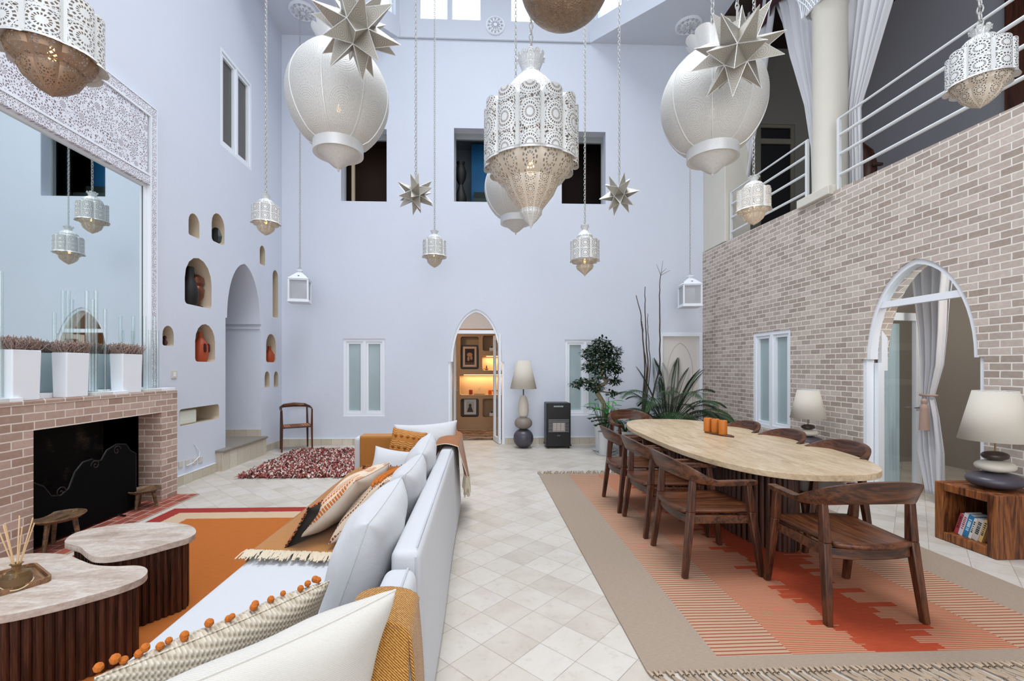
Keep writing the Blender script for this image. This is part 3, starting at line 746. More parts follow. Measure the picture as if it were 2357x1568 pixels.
t = thing('wood_sculpture', 'curved two tone wooden sculpture standing behind the balcony railing', 'sculpture', P(1995, 420, X=5.3))
def wp(px, py): v = P(px, py, X=5.3)-t.location; return (0, v.y, v.z)
M().tube([wp(1970, 292), wp(1974, 315), wp(1980, 340)], [.03, .05, .06], 10).build('pale_head', wood('pale_wood', '6d4022', 'a87145', 'Z', 1, .5), t)
M().tube([wp(1980, 338), wp(1993, 355), wp(1996, 380), wp(1994, 405), wp(1992, 440)], [.06, .09, .11, .12, .1], 12).build('dark_body', m_dkwood, t)
bz = 3.552-t.location.z; v0 = wp(1993, 430)
M().box(-.12, .12, v0[1]-.14, v0[1]+.14, bz, v0[2]).build('base', m_dkwood, t, smooth=0, bevel=.01)
M().tube([wp(1994, 388), wp(2015, 378), wp(2030, 378)], [.05, .03, .02], 8).build('arm', m_dkwood, t)
# ---------------------------------------------------------------- mirror with carved frieze
def carved(name, scale, k=12):
    q = N(name); o = q.tc.outputs['Object']; x = q.n('SeparateXYZ', {0: o})
    v = q.n('CombineXYZ', {0: q.ma('MULTIPLY', x.outputs[1], scale), 1: q.ma('MULTIPLY', x.outputs[2], scale), 2: 0.0}).outputs[0]
    vo = q.n('TexVoronoi', {'Vector': v, 'Scale': 1.0, 'Randomness': .35}, feature='F1')
    d = q.vm('SUBTRACT', v, vo.outputs['Position']); dx = q.n('SeparateXYZ', {0: d})
    r = q.vm('LENGTH', d); th = q.ma('ARCTAN2', dx.outputs[1], dx.outputs[0])
    pet = q.ma('GREATER_THAN', q.ma('SINE', q.ma('MULTIPLY', th, k)), .1)
    pet2 = q.ma('GREATER_THAN', q.ma('SINE', q.ma('ADD', q.ma('MULTIPLY', th, k), 3.14)), .0)
    h0 = q.ma('MULTIPLY', q.ma('MULTIPLY', pet2, q.ma('GREATER_THAN', r, .28)), q.ma('LESS_THAN', r, .37))
    h1 = q.ma('MAXIMUM', h0, q.ma('MULTIPLY', q.ma('MULTIPLY', pet, q.ma('GREATER_THAN', r, .08)), q.ma('LESS_THAN', r, .24)))
    w2 = q.n('TexVoronoi', {'Vector': v, 'Scale': 2.6, 'Randomness': .5}, feature='F1')
    d2 = q.vm('SUBTRACT', v, w2.outputs['Position']); e2 = q.n('SeparateXYZ', {0: d2}); r2 = q.vm('LENGTH', d2)
    sm = q.ma('SINE', q.ma('MULTIPLY', q.ma('ARCTAN2', e2.outputs[1], e2.outputs[0]), 8))
    flo = q.ma('LESS_THAN', r2, q.ma('ADD', .125, q.ma('MULTIPLY', sm, .035)))
    flo = q.ma('MULTIPLY', flo, q.ma('GREATER_THAN', r2, .03))
    v3 = q.n('TexVoronoi', {'Vector': v, 'Scale': 7.0}, feature='DISTANCE_TO_EDGE').outputs[0]
    h2 = q.ma('MULTIPLY', q.ma('MULTIPLY', q.ma('SUBTRACT', 1, flo), q.ma('GREATER_THAN', v3, .15)), q.ma('GREATER_THAN', r, .40))
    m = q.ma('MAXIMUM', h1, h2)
    q.base(q.mix(m, lin('e2e4ee'), lin('82767b'))); q.rough(.7); q.bump(q.ma('MULTIPLY', m, -1), .6, .01); return q.m  # shade in the carved recesses is mixed into the colour
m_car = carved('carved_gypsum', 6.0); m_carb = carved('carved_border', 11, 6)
q = N('mirror_silver'); q.base((.80, .88, .88, 1)); q.rough(.02); q.b.inputs['Metallic'].default_value = 1; m_mir = q.m
mi = thing('wall_mirror', 'huge mirror above the fireplace in a white carved lattice surround', 'mirror', (-3.8, 0, 0))
M().box(.0, .008, 2.0, 5.21, 1.27, 3.56).build('mirror_glass', m_mir, mi, smooth=0)
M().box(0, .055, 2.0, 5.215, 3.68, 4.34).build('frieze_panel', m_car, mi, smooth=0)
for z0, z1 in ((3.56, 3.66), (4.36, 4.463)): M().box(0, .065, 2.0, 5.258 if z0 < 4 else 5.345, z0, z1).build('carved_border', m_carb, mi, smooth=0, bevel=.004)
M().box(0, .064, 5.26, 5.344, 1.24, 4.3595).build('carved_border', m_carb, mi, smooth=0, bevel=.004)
f = M()
for a in ((2.0, 5.244, 3.66, 3.682), (2.0, 5.244, 4.338, 4.36), (2.0, 5.2045, 3.535, 3.562), (5.205, 5.2445, 1.276, 3.5595), (5.245, 5.262, 1.276, 4.359), (2.0, 5.26, 1.233, 1.275), (5.3445, 5.352, 1.24, 4.4595), (2.0, 5.352, 4.46, 4.472)):
    f.box(0, .03 if a[3] < 3.57 and a[0] < 5.21 and a[2] > 1.24 else .07, *a)
f.build('moulding', m_trim, mi, smooth=0)
M().box(.008, .011, 2.0, 5.207, 3.548, 3.56).box(.008, .011, 5.197, 5.207, 1.27, 3.56).build('inner_bead', plain('dark_bead', '4a4146', .5), mi, smooth=0)
# ---------------------------------------------------------------- things on the mantel
XM = -3.665
m_dry = plain('dried_flower', '9c8880', .95, var=.3, bscale=60)
def planter(p0, p1, top, bot, label):
    y0 = P(p0, bot, X=XM).y; y1 = P(p1, bot, X=XM).y; h = P((p0+p1)/2, top, X=XM).z-1.232
    c = (y0+y1)/2; w_ = (y1-y0)/2*.92
    t = thing('planter', label, 'planter', (XM, c, 1.232), 0, 'white planters on the mantel')
    m = M(); k = .94
    m.taper((0, 0, 0), (0, 0, h), .062*k, w_*k, .066, w_)
    m.build('pot', m_trim, t, smooth=0, bevel=.008)
    M().box(-.062, .062, -w_*.93, w_*.93, h, h+.004).build('soil', plain('soil', '3c2a20', .95) if not bpy.data.materials.get('soil') else bpy.data.materials['soil'], t, smooth=0)
    m = M()
    for i in range(520):
        x, y = rnd(-.062, .062), rnd(-w_*1.02, w_*1.02); z = h; p = [(x, y, z)]
        for s_ in range(3):
            x += rnd(-.022, .022); y += rnd(-.03, .03); z += rnd(.01, .04); p.append((max(x, -.12), y, z))
        m.tube(p, .0022, 3, cap=False)
        q_ = p[-1]; m.lathe([(0, -.004), (.0055, 0), (0, .006)], 4, c=q_, cap=False)
    m.build('dried_flowers', m_dry, t, smooth=0, fixn=False)
planter(5, 80, 805, 912, 'leftmost white planter of dried flowers on the mantel')
planter(133, 192, 812, 905, 'middle white planter of dried flowers on the mantel')
planter(265, 316, 815, 900, 'rightmost and smallest white planter of dried flowers on the mantel')
def tubes(px0, px1, base, lst, label, tl):
    y0 = P(px0, base, X=XM).y; y1 = P(px1, base, X=XM).y; c = (y0+y1)/2
    s_ = thing('marble_slab', tl, 'marble slab', (XM, c, 1.232))
    M().box(-.055, .085, y0-c, 0, 0, .03).build('slab_half', plain('pale_marble', 'cfd3cf', .35, var=.1, bscale=20) if not bpy.data.materials.get('pale_marble') else bpy.data.materials['pale_marble'], s_, smooth=0, bevel=.002)
    M().box(-.055, .085, .0005, y1-c, 0, .03).build('slab_half', m_trim, s_, smooth=0, bevel=.002)
    t = thing('glass_tube_vase', label, 'vase', (XM, c, 1.262), 0, 'glass tube vases on the mantel')
    for px, top, dx in lst:
        y = P(px, base, X=XM+dx).y-c; h = P(px, top, X=XM+dx).z-1.262
        m = M().lathe([(.014, 0), (.016, .004), (.016, h), (.0143, h), (.0143, .01), (0, .01)], 16, c=(dx, y, 0), cap=False)
        m.build('glass_tube', m_tubeglass, t)
tubes(200, 276, 902, [(200, 670, -.02), (221, 670, .0), (206, 720, .03), (242, 712, .0), (214, 690, -.03)], 'cluster of tall glass tubes between the middle and right planters', 'pale marble slab under the middle glass tubes')
tubes(320, 386, 896, [(333, 728, 0), (345, 760, .02), (356, 728, -.01), (363, 762, .01)], 'cluster of glass tubes at the right end of the mantel', 'pale marble slab at the right end of the mantel')
tubes(-40, 28, 915, [(-10, 620, 0), (2, 625, 0)], 'tall glass tubes at the left edge of the mantel', 'pale marble slab at the left edge of the mantel')
# ---------------------------------------------------------------- fire screen and low stools in front of the firebox
m_iron = plain('black_iron', '0d0c0c', .55, .3)
t = thing('fire_screen', 'black iron fire screen with a scrolled top edge in the firebox', 'fire screen', (-3.62, 4.32, .012))
top = [(-.55, .56), (-.45, .50), (-.38, .40), (-.30, .38), (-.22, .42), (-.16, .55), (-.08, .62), (.02, .63), (.05, .60), (.12, .60), (.18, .68), (.30, .72), (.42, .70), (.48, .62), (.52, .60), (.55, .58)]
M().prism([(-.55, .02), (.55, .02)]+top[::-1], [], lambda u, v, d: (d, u, v), 0, .006).build('mesh_panel', plain('black_mesh', '050505', .95, spec=.1), t, smooth=0)
M().tube([(0, a, b) for a, b in top], .008, 6).tube([(0, -.55, .56), (0, -.55, .0)], .009, 6).tube([(0, .55, .58), (0, .55, 0)], .009, 6).build('frame', m_iron, t)
m = M()
def spiral(cy, cz, r, turns, sg=1): m.tube([(.006, cy+sg*r*(1-k/24)*cos(k/24*turns*2*pi), cz+r*(1-k/24)*sin(k/24*turns*2*pi)) for k in range(24)], .005, 5)
m_wi = plain('worn_iron', '3a3632', .5, .8)
for a_ in ((-.3, .41, .05, 1.5), (.05, .57, .05, 1.5, -1), (.3, .66, .05, 1.5)):
    m = M(); spiral(*a_); m.build('scroll', m_wi, t)
for y_ in (-.2, .3): M().tube([(.01, y_, .02), (.08, y_, .01), (.09, y_, .01)], .01, 6).build('foot', m_iron, t)
m_old = wood('old_wood', '46301f', '8a6a4a', 'Y', 1.0, .6)
def lowstool(x, y, r, h, label):
    t = thing('low_stool', label, 'stool', (x, y, .012))
    M().lathe([(.02, h-.035), (r*.8, h-.03), (r, h-.005), (r, h), (r*.93, h+.002), (r*.75, h-.018), (0, h-.022)], 32, sx=.85).build('dished_seat', m_old, t)
    for k in range(3):
        a = k*2*pi/3+.5
        M().tube([(r*.5*cos(a), r*.5*sin(a), h-.03), (r*.68*cos(a), r*.68*sin(a), 0)], [.02, .014], 8).build('leg', m_old, t)
def at0(px, py, z): return P(px, py, Z=z)
a = at0(136, 1190, .26); lowstool(a.x, a.y, .19, .26, 'low wooden stool with a dished seat at the left of the firebox')
a = at0(331, 1128, .2); lowstool(a.x, a.y, .16, .2, 'low wooden stool with a dished seat at the right jamb of the firebox')
# ---------------------------------------------------------------- coffee tables
def traverse(name, c1, c2, c3, axis='Y'):
    q = N(name)
    v = q.map((9, 1.6, 9) if axis == 'Y' else (2.2, 7, 9)); a = q.noise(v, 1.5, 7, .68)
    a.node.inputs['Distortion'].default_value = .8
    b = q.noise(q.tc.outputs['Object'], 45, 4, .7)
    f = q.ma('ADD', q.ma('MULTIPLY', a, .75), q.ma('MULTIPLY', b, .3))
    q.base(q.ramp(f, [(.3, lin(c1)), (.48, lin(c2)), (.62, lin(c3)), (.8, lin(c2))])); q.rough(.32); q.bump(b, .08, .002); return q.m
m_ctop = traverse('grey_travertine', '8d7a6c', 'b5a598', 'cfc6bd', 'X')
m_dtop = traverse('beige_travertine', '9c8364', 'c3aa88', 'd6c3a6')
def smooth_loop(pts, n=96):
    k = len(pts); out = []
    for i in range(n):
        f = i/n*k; j = int(f); t_ = f-j
        p0, p1, p2, p3 = (Vector(pts[(j+d) % k]) for d in (-1, 0, 1, 2))
        out.append(.5*((2*p1)+(p2-p0)*t_+(2*p0-5*p1+4*p2-p3)*t_*t_+(3*p1-p0-3*p2+p3)*t_**3))
    return [(v.x, v.y) for v in out]
def inset(lp, d):
    n = len(lp); out = []; A = sum(lp[i][0]*lp[(i+1) % n][1]-lp[(i+1) % n][0]*lp[i][1] for i in range(n)); sg = 1 if A > 0 else -1
    for i in range(n):
        a, b = Vector(lp[i-1]), Vector(lp[(i+1) % n]); t_ = (b-a).normalized()
        out.append((lp[i][0]-t_.y*d*sg, lp[i][1]+t_.x*d*sg))
    return out
def slatted(name, label, cat, pts, z, th, mt, mb, cen, slat=.034, ins=.05, slab_in=.0):
    lp = smooth_loop([(x-cen[0], y-cen[1]) for x, y in pts])
    t = thing(name, label, cat, (cen[0], cen[1], .012))
    z -= .012
    M().prism(lp, [], lambda u, v, d: (u, v, z-d), 0, th).build('tabletop', mt, t, smooth=.6, bevel=.011)
    bi = inset(lp, ins)
    M().prism(bi, [], lambda u, v, d: (u, v, z-th-d), 0, z-th).build('base_core', m_dkwood, t, smooth=.6)
    m = M(); acc = 0; last = Vector(bi[0]); n = len(bi)
    for i in range(n*8):
        f = i/8; a, b = Vector(bi[int(f) % n]), Vector(bi[(int(f)+1) % n]); p = a.lerp(b, f-int(f))
        acc += (p-last).length; last = p
        if acc >= slat: acc = 0; m.lathe([(slat*.42, 0.005), (slat*.42, z-th-.004)], 10, c=(p.x, p.y, 0), cap=False)
    m.build('fluted_slats', mb, t)
    return t
cr = lambda x, y: (x/3.2125, 1080+y/3.2125)
pa = [P(*cr(x, y), Z=.46) for x, y in [(478, 532), (560, 470), (760, 425), (1000, 397), (1250, 395), (1400, 415), (1450, 458), (1400, 505), (1200, 563), (1000, 615), (820, 645), (700, 645), (640, 615), (590, 575), (520, 556)]]
slatted('coffee_table', 'farther kidney shaped coffee table with stone top and fluted dark base', 'coffee table', [(v.x, v.y) for v in pa], .46, .035, m_ctop, m_dkwood, (-2.1, 2.72))
pb = [P(*cr(x, y), Z=.42) for x, y in [(20, 655), (200, 626), (350, 622), (500, 634), (590, 670), (700, 708), (850, 718), (1000, 712), (1075, 728), (1090, 762), (1040, 810), (900, 866), (700, 925), (400, 1003), (0, 1086), (-400, 1120), (-760, 1060), (-800, 920), (-600, 800), (-300, 700)]]
slatted('coffee_table', 'nearer kidney shaped coffee table carrying the tray and reed diffuser', 'coffee table', [(v.x, v.y) for v in pb], .42, .035, m_ctop, m_dkwood, (-2.2, 2.2))
A, B = P(60, 1287, Z=.425), P(119, 1336, Z=.425); e1 = (B-A); e2 = Vector((-e1.y, e1.x, 0))*-1
e1 = e1.normalized()
L1 = .30; e2 = e2.normalized(); cc = B-e1*L1/2+e2*L1/2*(1 if e2.x < 0 else -1)
t = thing('tray', 'square brown wooden tray on the nearer coffee table', 'tray', (cc.x, cc.y, .4205), atan2(e1.y, e1.x))
m_tray = wood('tray_wood', '6d4a30', 'a67f5c', 'X', 1, .5)
M().prism(rrect(-.15, .15, -.15, .15, .03), [], lambda u, v, d: (u, v, d), 0, .008).build('base', m_tray, t, smooth=.5)
M().prism(rrect(-.155, .155, -.155, .155, .034), [rrect(-.145, .145, -.145, .145, .028)], lambda u, v, d: (u, v, d), 0, .026).build('rim', m_tray, t, smooth=.5, bevel=.002)
bp = P(38, 1345, Z=.44)
t = thing('reed_diffuser', 'amber glass diffuser bottle with pale reeds on the tray', 'diffuser', (bp.x, bp.y, .429))
q = N('amber_glass'); q.base((.42, .27, .12, 1)); q.rough(.08); q.b.inputs['Transmission Weight'].default_value = .75; q.b.inputs['IOR'].default_value = 1.3; m_amb = q.m
M().lathe([(0, 0), (.05, 0), (.055, .01), (.055, .06), (.048, .075), (.018, .085), (.018, .105), (.026, .112), (.018, .115), (.015, .1), (.0, .095)], 28, cap=False).build('bottle', m_amb, t)
M().lathe([(.0556, .018), (.0556, .055)], 28, cap=False).build('paper_label', plain('brown_label', '6e5436', .8), t)
m = M()
for k in range(7):
    a = k*2*pi/7+.4; m.tube([(-.01*cos(a), -.01*sin(a), .02), (.065*cos(a), .065*sin(a), .30+.015*(k % 3))], .0028, 6)
m.build('reeds', plain('reed', 'd7b78c', .7), t)
M().tube([(.058*cos(a/10), .058*sin(a/10), .012+.01*sin(a/5)) for a in range(0, 64)], .003, 5).build('twine', plain('twine', 'cdb995', .9), t)
# ---------------------------------------------------------------- rugs
def rug_or():
    q = N('orange_rug_weave'); o = q.tc.outputs['Object']; x = q.n('SeparateXYZ', {0: o})
    # distance from the outer left and far edge
    wob = q.ma('MULTIPLY', q.ma('SUBTRACT', q.noise(q.map((3, 30, 1)), 2, 2), .5), .03)
    d = q.ma('MINIMUM', q.ma('ADD', x.outputs[0], 3.22), q.ma('SUBTRACT', 4.87, x.outputs[1])); d = q.ma('ADD', d, wob)
    n1 = q.noise(q.map((4, 120, 1)), 3, 3, .6)
    org = q.mix(n1, lin('a05522'), lin('c97a3e'))
    c = q.mix(q.ma('GREATER_THAN', d, .15), lin('9d3b35'), lin('cbb195'))
    c = q.mix(q.ma('GREATER_THAN', d, .34), c, org)
    q.base(c); q.rough(.95); q.b.inputs['Specular IOR Level'].default_value = .1; q.bump(q.noise(q.map((20, 220, 1)), 3, 2), .4, .006); return q.m
t = tag(M().box(-3.22, -.30, .7, 4.87, .0, .0115).build('flatweave_rug', rug_or(), smooth=0, bevel=.004), 'orange flatweave rug with red and cream border under the coffee tables', 'rug')
def rug_run():
    q = N('runner_rug_weave'); o = q.tc.outputs['Object']; x = q.n('SeparateXYZ', {0: o})
    d = q.ma('ABSOLUTE', q.ma('SUBTRACT', x.outputs[0], 2.236))
    ywob = q.ma('ADD', x.outputs[1], q.ma('MULTIPLY', q.noise(q.map((1.3, 1, 1)), 2, 1), .012))
    rowid = q.ma('FLOOR', q.ma('MULTIPLY', ywob, 1/.06))
    
    sd = q.ma('MULTIPLY', q.ma('SIGN', q.ma('SUBTRACT', x.outputs[0], 2.236)), 17.0)
    rn2 = q.n('TexWhiteNoise', {'W': q.ma('ADD', rowid, sd)}, noise_dimensions='1D').outputs[0]
    edge = q.ma('ADD', .12, q.ma('MULTIPLY', rn2, .26))
    s1 = q.ma('SINE', q.ma('MULTIPLY', ywob, 2*pi/.030)); s2 = q.ma('SINE', q.ma('MULTIPLY', ywob, 2*pi/.016))
    line1 = q.ma('GREATER_THAN', s1, .52); line2 = q.ma('GREATER_THAN', s2, -.15)
    bw = q.noise(q.map((18, 90, 1)), 2, 4, .65)
    beige = q.mix(bw, lin('8f7f70'), lin('b3a292'))
    red = q.mix(q.noise(q.map((6, 50, 1)), 2, 3), lin('9c3d28'), lin('bd5739'))
    lt = lin('b99d84')
    sparse = q.mix(line1, lt, lin('99503d')); dense = q.mix(line2, lin('c0977b'), lin('ab5f45'))
    c = q.mix(q.ma('LESS_THAN', d, 1.02), beige, sparse)
    c = q.mix(q.ma('LESS_THAN', d, .62), c, dense)
    inner = q.ma('MULTIPLY', q.ma('LESS_THAN', d, edge), q.ma('GREATER_THAN', q.ma('ADD', q.ma('LESS_THAN', d, .17), q.ma('GREATER_THAN', q.ma('FRACT', q.ma('MULTIPLY', ywob, 1/.06)), .14)), .5))
    c = q.mix(inner, c, red)
    endb = q.ma('MULTIPLY', q.ma('GREATER_THAN', x.outputs[1], 2.27), q.ma('LESS_THAN', x.outputs[1], 6.2))
    c = q.mix(endb, beige, c)
    q.base(c); q.rough(.95); q.b.inputs['Specular IOR Level'].default_value = .1; q.bump(q.noise(q.map((30, 240, 1)), 3, 2), .5, .006); return q.m
t = thing('dining_rug', 'long beige flatweave rug with red striped centre under the dining table', 'rug', (0, 0, 0))
M().box(.815, 3.655, 2.17, 6.26, 0, .0115).build('weave', rug_run(), t, smooth=0, bevel=.004)
m_fr = plain('fringe_beige', 'b09c86', .95)
for y0, sg in ((2.17, -1), (6.26, 1)):
    m = M()
    for i in range(95):
        x = .82+i*.0300; k = rnd(-.03, .03)
        m.tube([(x, y0-sg*.005, .012), (x+.25*k, y0+sg*.02, .014), (x+k*.5, y0+sg*.035, .012)], [.004, .009, .009], 5, cap=False)
        for j in range(4): m.tube([(x+k*.5, y0+sg*.035, .011), (x+k+rnd(-.018, .018)+.03, y0+sg*(.10+rnd(0, .05)), .008+rnd(0, .012))], .0035, 3, cap=False)
    m.build('fringe', m_fr, t, fixn=False)
t = thing('shaggy_rug', 'dark red and white shaggy rug before the back wall', 'rug', (0, 0, 0))
qd = [(-3.24, 6.2), (-1.0, 6.2), (-1.0, 8.2), (-3.32, 8.2)]
M().prism(qd, [], lambda u, v, d: (u, v, d), 0, .012).build('backing', plain('rug_backing', '5c2f2a', .95), t, smooth=0)
ms = [M() for _ in range(4)]
for i in range(9000):
    u, v = random.random(), random.random()
    x = (-3.27+(.0)*v)+u*2.3; y = 6.18+2.05*v; a = rnd(0, 6.28); l = rnd(.05, .10); w_ = rnd(.006, .012); h = rnd(.02, .05)
    dx, dy = cos(a), sin(a)
    p = [(x, y, .01), (x+dx*l*.5, y+dy*l*.5, .01+h), (x+dx*l, y+dy*l, .012+rnd(0, .02))]
    vs = []
    for c_ in p: vs += [(c_[0]-dy*w_, c_[1]+dx*w_, c_[2]), (c_[0]+dy*w_, c_[1]-dx*w_, c_[2])]
    ms[random.choice((0, 1, 2, 2, 3, 3))].add(vs, [(0, 1, 3, 2), (2, 3, 5, 4)])
for m, c_ in zip(ms, ('7a2c2c', '4a2422', 'd3c0b6', '9c5048')): tag(m.build('shag_pile', plain('shag_'+c_, c_, .9), t, smooth=0, fixn=False), kind='stuff')
# ---------------------------------------------------------------- sofa
sf = thing('sofa', 'long low white slipcovered sofa seen from behind its end', 'sofa', (0, 0, 0))
def soft(x0, x1, y0, y1, z0, z1, r, n=14, puff=0, mt=m_slip, name='p', par=None, T=None):
    "rounded block with slightly crowned faces"
    m = M(); c = Vector(((x0+x1)/2, (y0+y1)/2, (z0+z1)/2)); hx, hy, hz = (x1-x0)/2, (y1-y0)/2, (z1-z0)/2
    nx, ny, nz = max(2, int(2*hx/.06)), max(2, int(2*hy/.06)), max(2, int(2*hz/.06))
    def proj(v):
        q_ = Vector((max(-hx+r, min(hx-r, v.x)), max(-hy+r, min(hy-r, v.y)), max(-hz+r, min(hz-r, v.z))))
        d = v-q_
        w_ = q_+(d.normalized()*r if d.length > 1e-9 else d)
        if puff: w_.z += puff*(1-(w_.x/hx)**2)*(1-(w_.y/hy)**2) if w_.z > 0 else 0
        w_ += c
        return T(w_) if T else w_
    def ts(h, n_):  # denser near edges
        a = [-h, -h+r*.3, -h+r*.65, -h+r]+[(-h+r)+(2*h-2*r)*i/n_ for i in range(1, n_)]+[h-r, h-r*.65, h-r*.3, h]
        return a
    X_, Y_, Z_ = ts(hx, nx), ts(hy, ny), ts(hz, nz)
    def face(A_, B_, f):
        vs = [proj(f(a, b)) for b in B_ for a in A_]; n_ = len(A_)
        m.add(vs, [(j*n_+i, j*n_+i+1, (j+1)*n_+i+1, (j+1)*n_+i) for j in range(len(B_)-1) for i in range(n_-1)])
    for s_ in (-1, 1):
        face(X_, Y_, lambda a, b: Vector((a, b, s_*hz))); face(X_, Z_, lambda a, b: Vector((a, s_*hy, b))); face(Y_, Z_, lambda a, b: Vector((s_*hx, a, b)))
    o = m.build(name, mt, par, smooth=3, fixn=False)
    import bmesh
    bm = bmesh.new(); bm.from_mesh(o.data); bmesh.ops.remove_doubles(bm, verts=bm.verts, dist=1e-5); bmesh.ops.recalc_face_normals(bm, faces=bm.faces); bm.to_mesh(o.data); bm.free()
    return o
soft(-1.29, -.26, .6, 4.93, .02, .32, .03, name='base_slipcover', par=sf)
soft(-1.315, -.30, .6, 2.72, .29, .43, .055, puff=.015, name='seat_cushion', par=sf)
soft(-1.315, -.30, 2.73, 4.80, .29, .43, .055, puff=.015, name='seat_cushion', par=sf)
def flare(v):  # outer face drops a little outwards to the floor
    if v.x > -.30: v = Vector((v.x+.035*max(0, (.75-v.z)/.75)+.006*sin(v.y*3.1)*(.75-v.z), v.y, v.z))
    return v
b1 = soft(-.365, -.245, 1.83, 4.95, .015, .755, .035, name='back_panel', par=sf, T=flare)
b2 = soft(-.365, -.245, 1.33, 1.745, .015, .735, .04, name='back_panel', par=sf, T=flare)
soft(-1.34, -.25, 4.82, 4.96, .015, .758, .035, name='arm', par=sf)
soft(-1.95, -1.02, .95, 1.17, .015, .63, .05, name='arm', par=sf)
M().tube([(-.263, 1.87+i*.15, .754+.002*sin(i)) for i in range(21)], .0045, 6).tube([(-.263, 1.87, .752), (-.262, 1.835, .73), (-.258, 1.828, .6), (-.25, 1.828, .3)], .0045, 6).build('piping', plain('piping_white', 'b9bcc4', .8), b1)
M().tube([(-.275, 1.36+i*.04, .735) for i in range(10)]+[(-.27, 1.742, .70), (-.265, 1.747, .5)], .0045, 6).build('piping', bpy.data.materials['piping_white'], b2)
m_ochre = fabric('ochre_weave', '94591f', 190, .25, .5, col2='b98648', wrinkle=.25)
m_ochre2 = fabric('ochre_throw_cloth', 'a05f1f', 220, .15, .4, wrinkle=.35)
m_cream = plain('cream_yarn', 'd9cdb8', .95)
def strands(m, pts, d, ln, r=.0035, n=3, drop=None):
    for p in pts:
        for j in range(n):
            q_ = Vector(p)+Vector((rnd(-.008, .008), rnd(-.008, .008), 0)); e = Vector(d)*(ln*rnd(.8, 1.15))+Vector((rnd(-.02, .02), rnd(-.02, .02), rnd(0, .008)))
            m.tube([q_, q_+e*.5+Vector((rnd(-.006, .006), rnd(-.006, .006), .006)), q_+e], r, 4, cap=False)
# blanket on the seat and far arm
t = thing('sofa_blanket', 'ochre woven blanket spread over the seat and far arm of the sofa', 'blanket', (0, 0, 0))
def bl(u, v):
    x = -1.332+.955*u; k = v*2.75
    yb = 2.62-.12*u
    if k < 2.0: y = yb+(4.80-yb)*k/2.0; z = .452+.006*sin(x*9+y*5)
    elif k < 2.45: y = 4.80+.0*k; z = .452+(k-2.0)/.45*.31
    else: y = 4.80+(k-2.45)/.3*.18; z = .768
    if x < -1.29 and z < .5: z -= (-1.29-x)*.8
    if k > 2.0: x = -1.27+.85*u
    elif k > 1.9: x = x+(-1.27+.85*u-x)*(k-1.9)*10
    return (x, y, z)
M().grid(bl, 40, 120).build('cloth', m_ochre, t, solid=.008, smooth=2)
# front drop
M().grid(lambda u, v: (-1.336-.012*sin(u*25)*v, 2.62+2.15*u, .42-.22*v), 60, 6).build('front_drop', m_ochre, t, solid=.006, smooth=2)
m = M(); strands(m, [(-1.325+i*.0102, 2.62-.12*(i/95), .458) for i in range(92)], (.12, -1, 0), .115, .004, 3)
m.build('fringe', m_cream, t, fixn=False)
# throw on the far end of the back
t = thing('throw_blanket', 'ochre throw draped over the far end of the sofa back', 'blanket', (0, 0, 0))
def th(u, v):
    y = 4.12+.86*u; k = v*.98
    hem = .50-.22*u+.04*sin(u*9)
    if k < .12: x = -.42+.0; z = .66+k
    elif k < .36: a = (k-.12)/.24; x = -.42+.2*a; z = .782+.02*sin(a*pi)
    else:
        a = (k-.36)/.62; x = -.205+.05*a+.018*sin(u*17+a*2)*a+.02*a; z = .78-(.80-hem)*a*1.0
    return (x, y-.02*v+.10*(v-.4)*(1 if v > .4 else 0), z)
M().grid(th, 50, 50).build('cloth', m_ochre2, t, solid=.008, smooth=2)
m = M(); strands(m, [th(i/30, 1) for i in range(31)][2:], (.0, 0, -1), .15, .004, 3); m.build('fringe', m_cream, t, fixn=False)
hem = M().tube([Vector(th(0, k/40))+Vector((0, -.003, 0)) for k in range(41)], .004, 5); hem.build('hem', m_cream, t)
# coarse blanket over the near back
t = thing('throw_blanket', 'coarse golden brown blanket hanging over the near end of the sofa back', 'blanket', (0, 0, 0))
m_coarse = fabric('golden_coarse_weave', '7d4a18', 130, .4, .9, col2='c99a52', wrinkle=.1)
def th2(u, v):
    y = 1.295+.205*u; k = v*1.5
    if k < .3: x = -.405+.0*k; z = .44+k
    elif k < .5: a = (k-.3)/.2*pi; x = -.305-.1*cos(a); z = .735+.04*sin(a)
    else: x = -.205+.04*(k-.5)+.004*sin(y*20); z = .735-(k-.5)*.62
    return (x, y+.01*sin(z*14), z)
M().grid(th2, 30, 70).build('cloth', m_coarse, t, solid=.012, smooth=2)
M().grid(lambda u, v: (-.405+.2*u+.02*(u-.5)*v, 1.292-.012*v-.006*sin(u*14)*v, .775-.03*(2*u-1)**4-.62*v), 14, 20).build('end_drop', m_coarse, t, solid=.012, smooth=2)
t = thing('throw_blanket', 'ochre blanket over the low arm at the bottom left corner', 'blanket', (0, 0, 0))
M().grid(lambda u, v: (-1.97+.98*u, .93+.26*v+.0, .642+.012*sin(v*pi)+.003*sin(u*30)), 30, 12).build('cloth', m_ochre2, t, solid=.01, smooth=2)
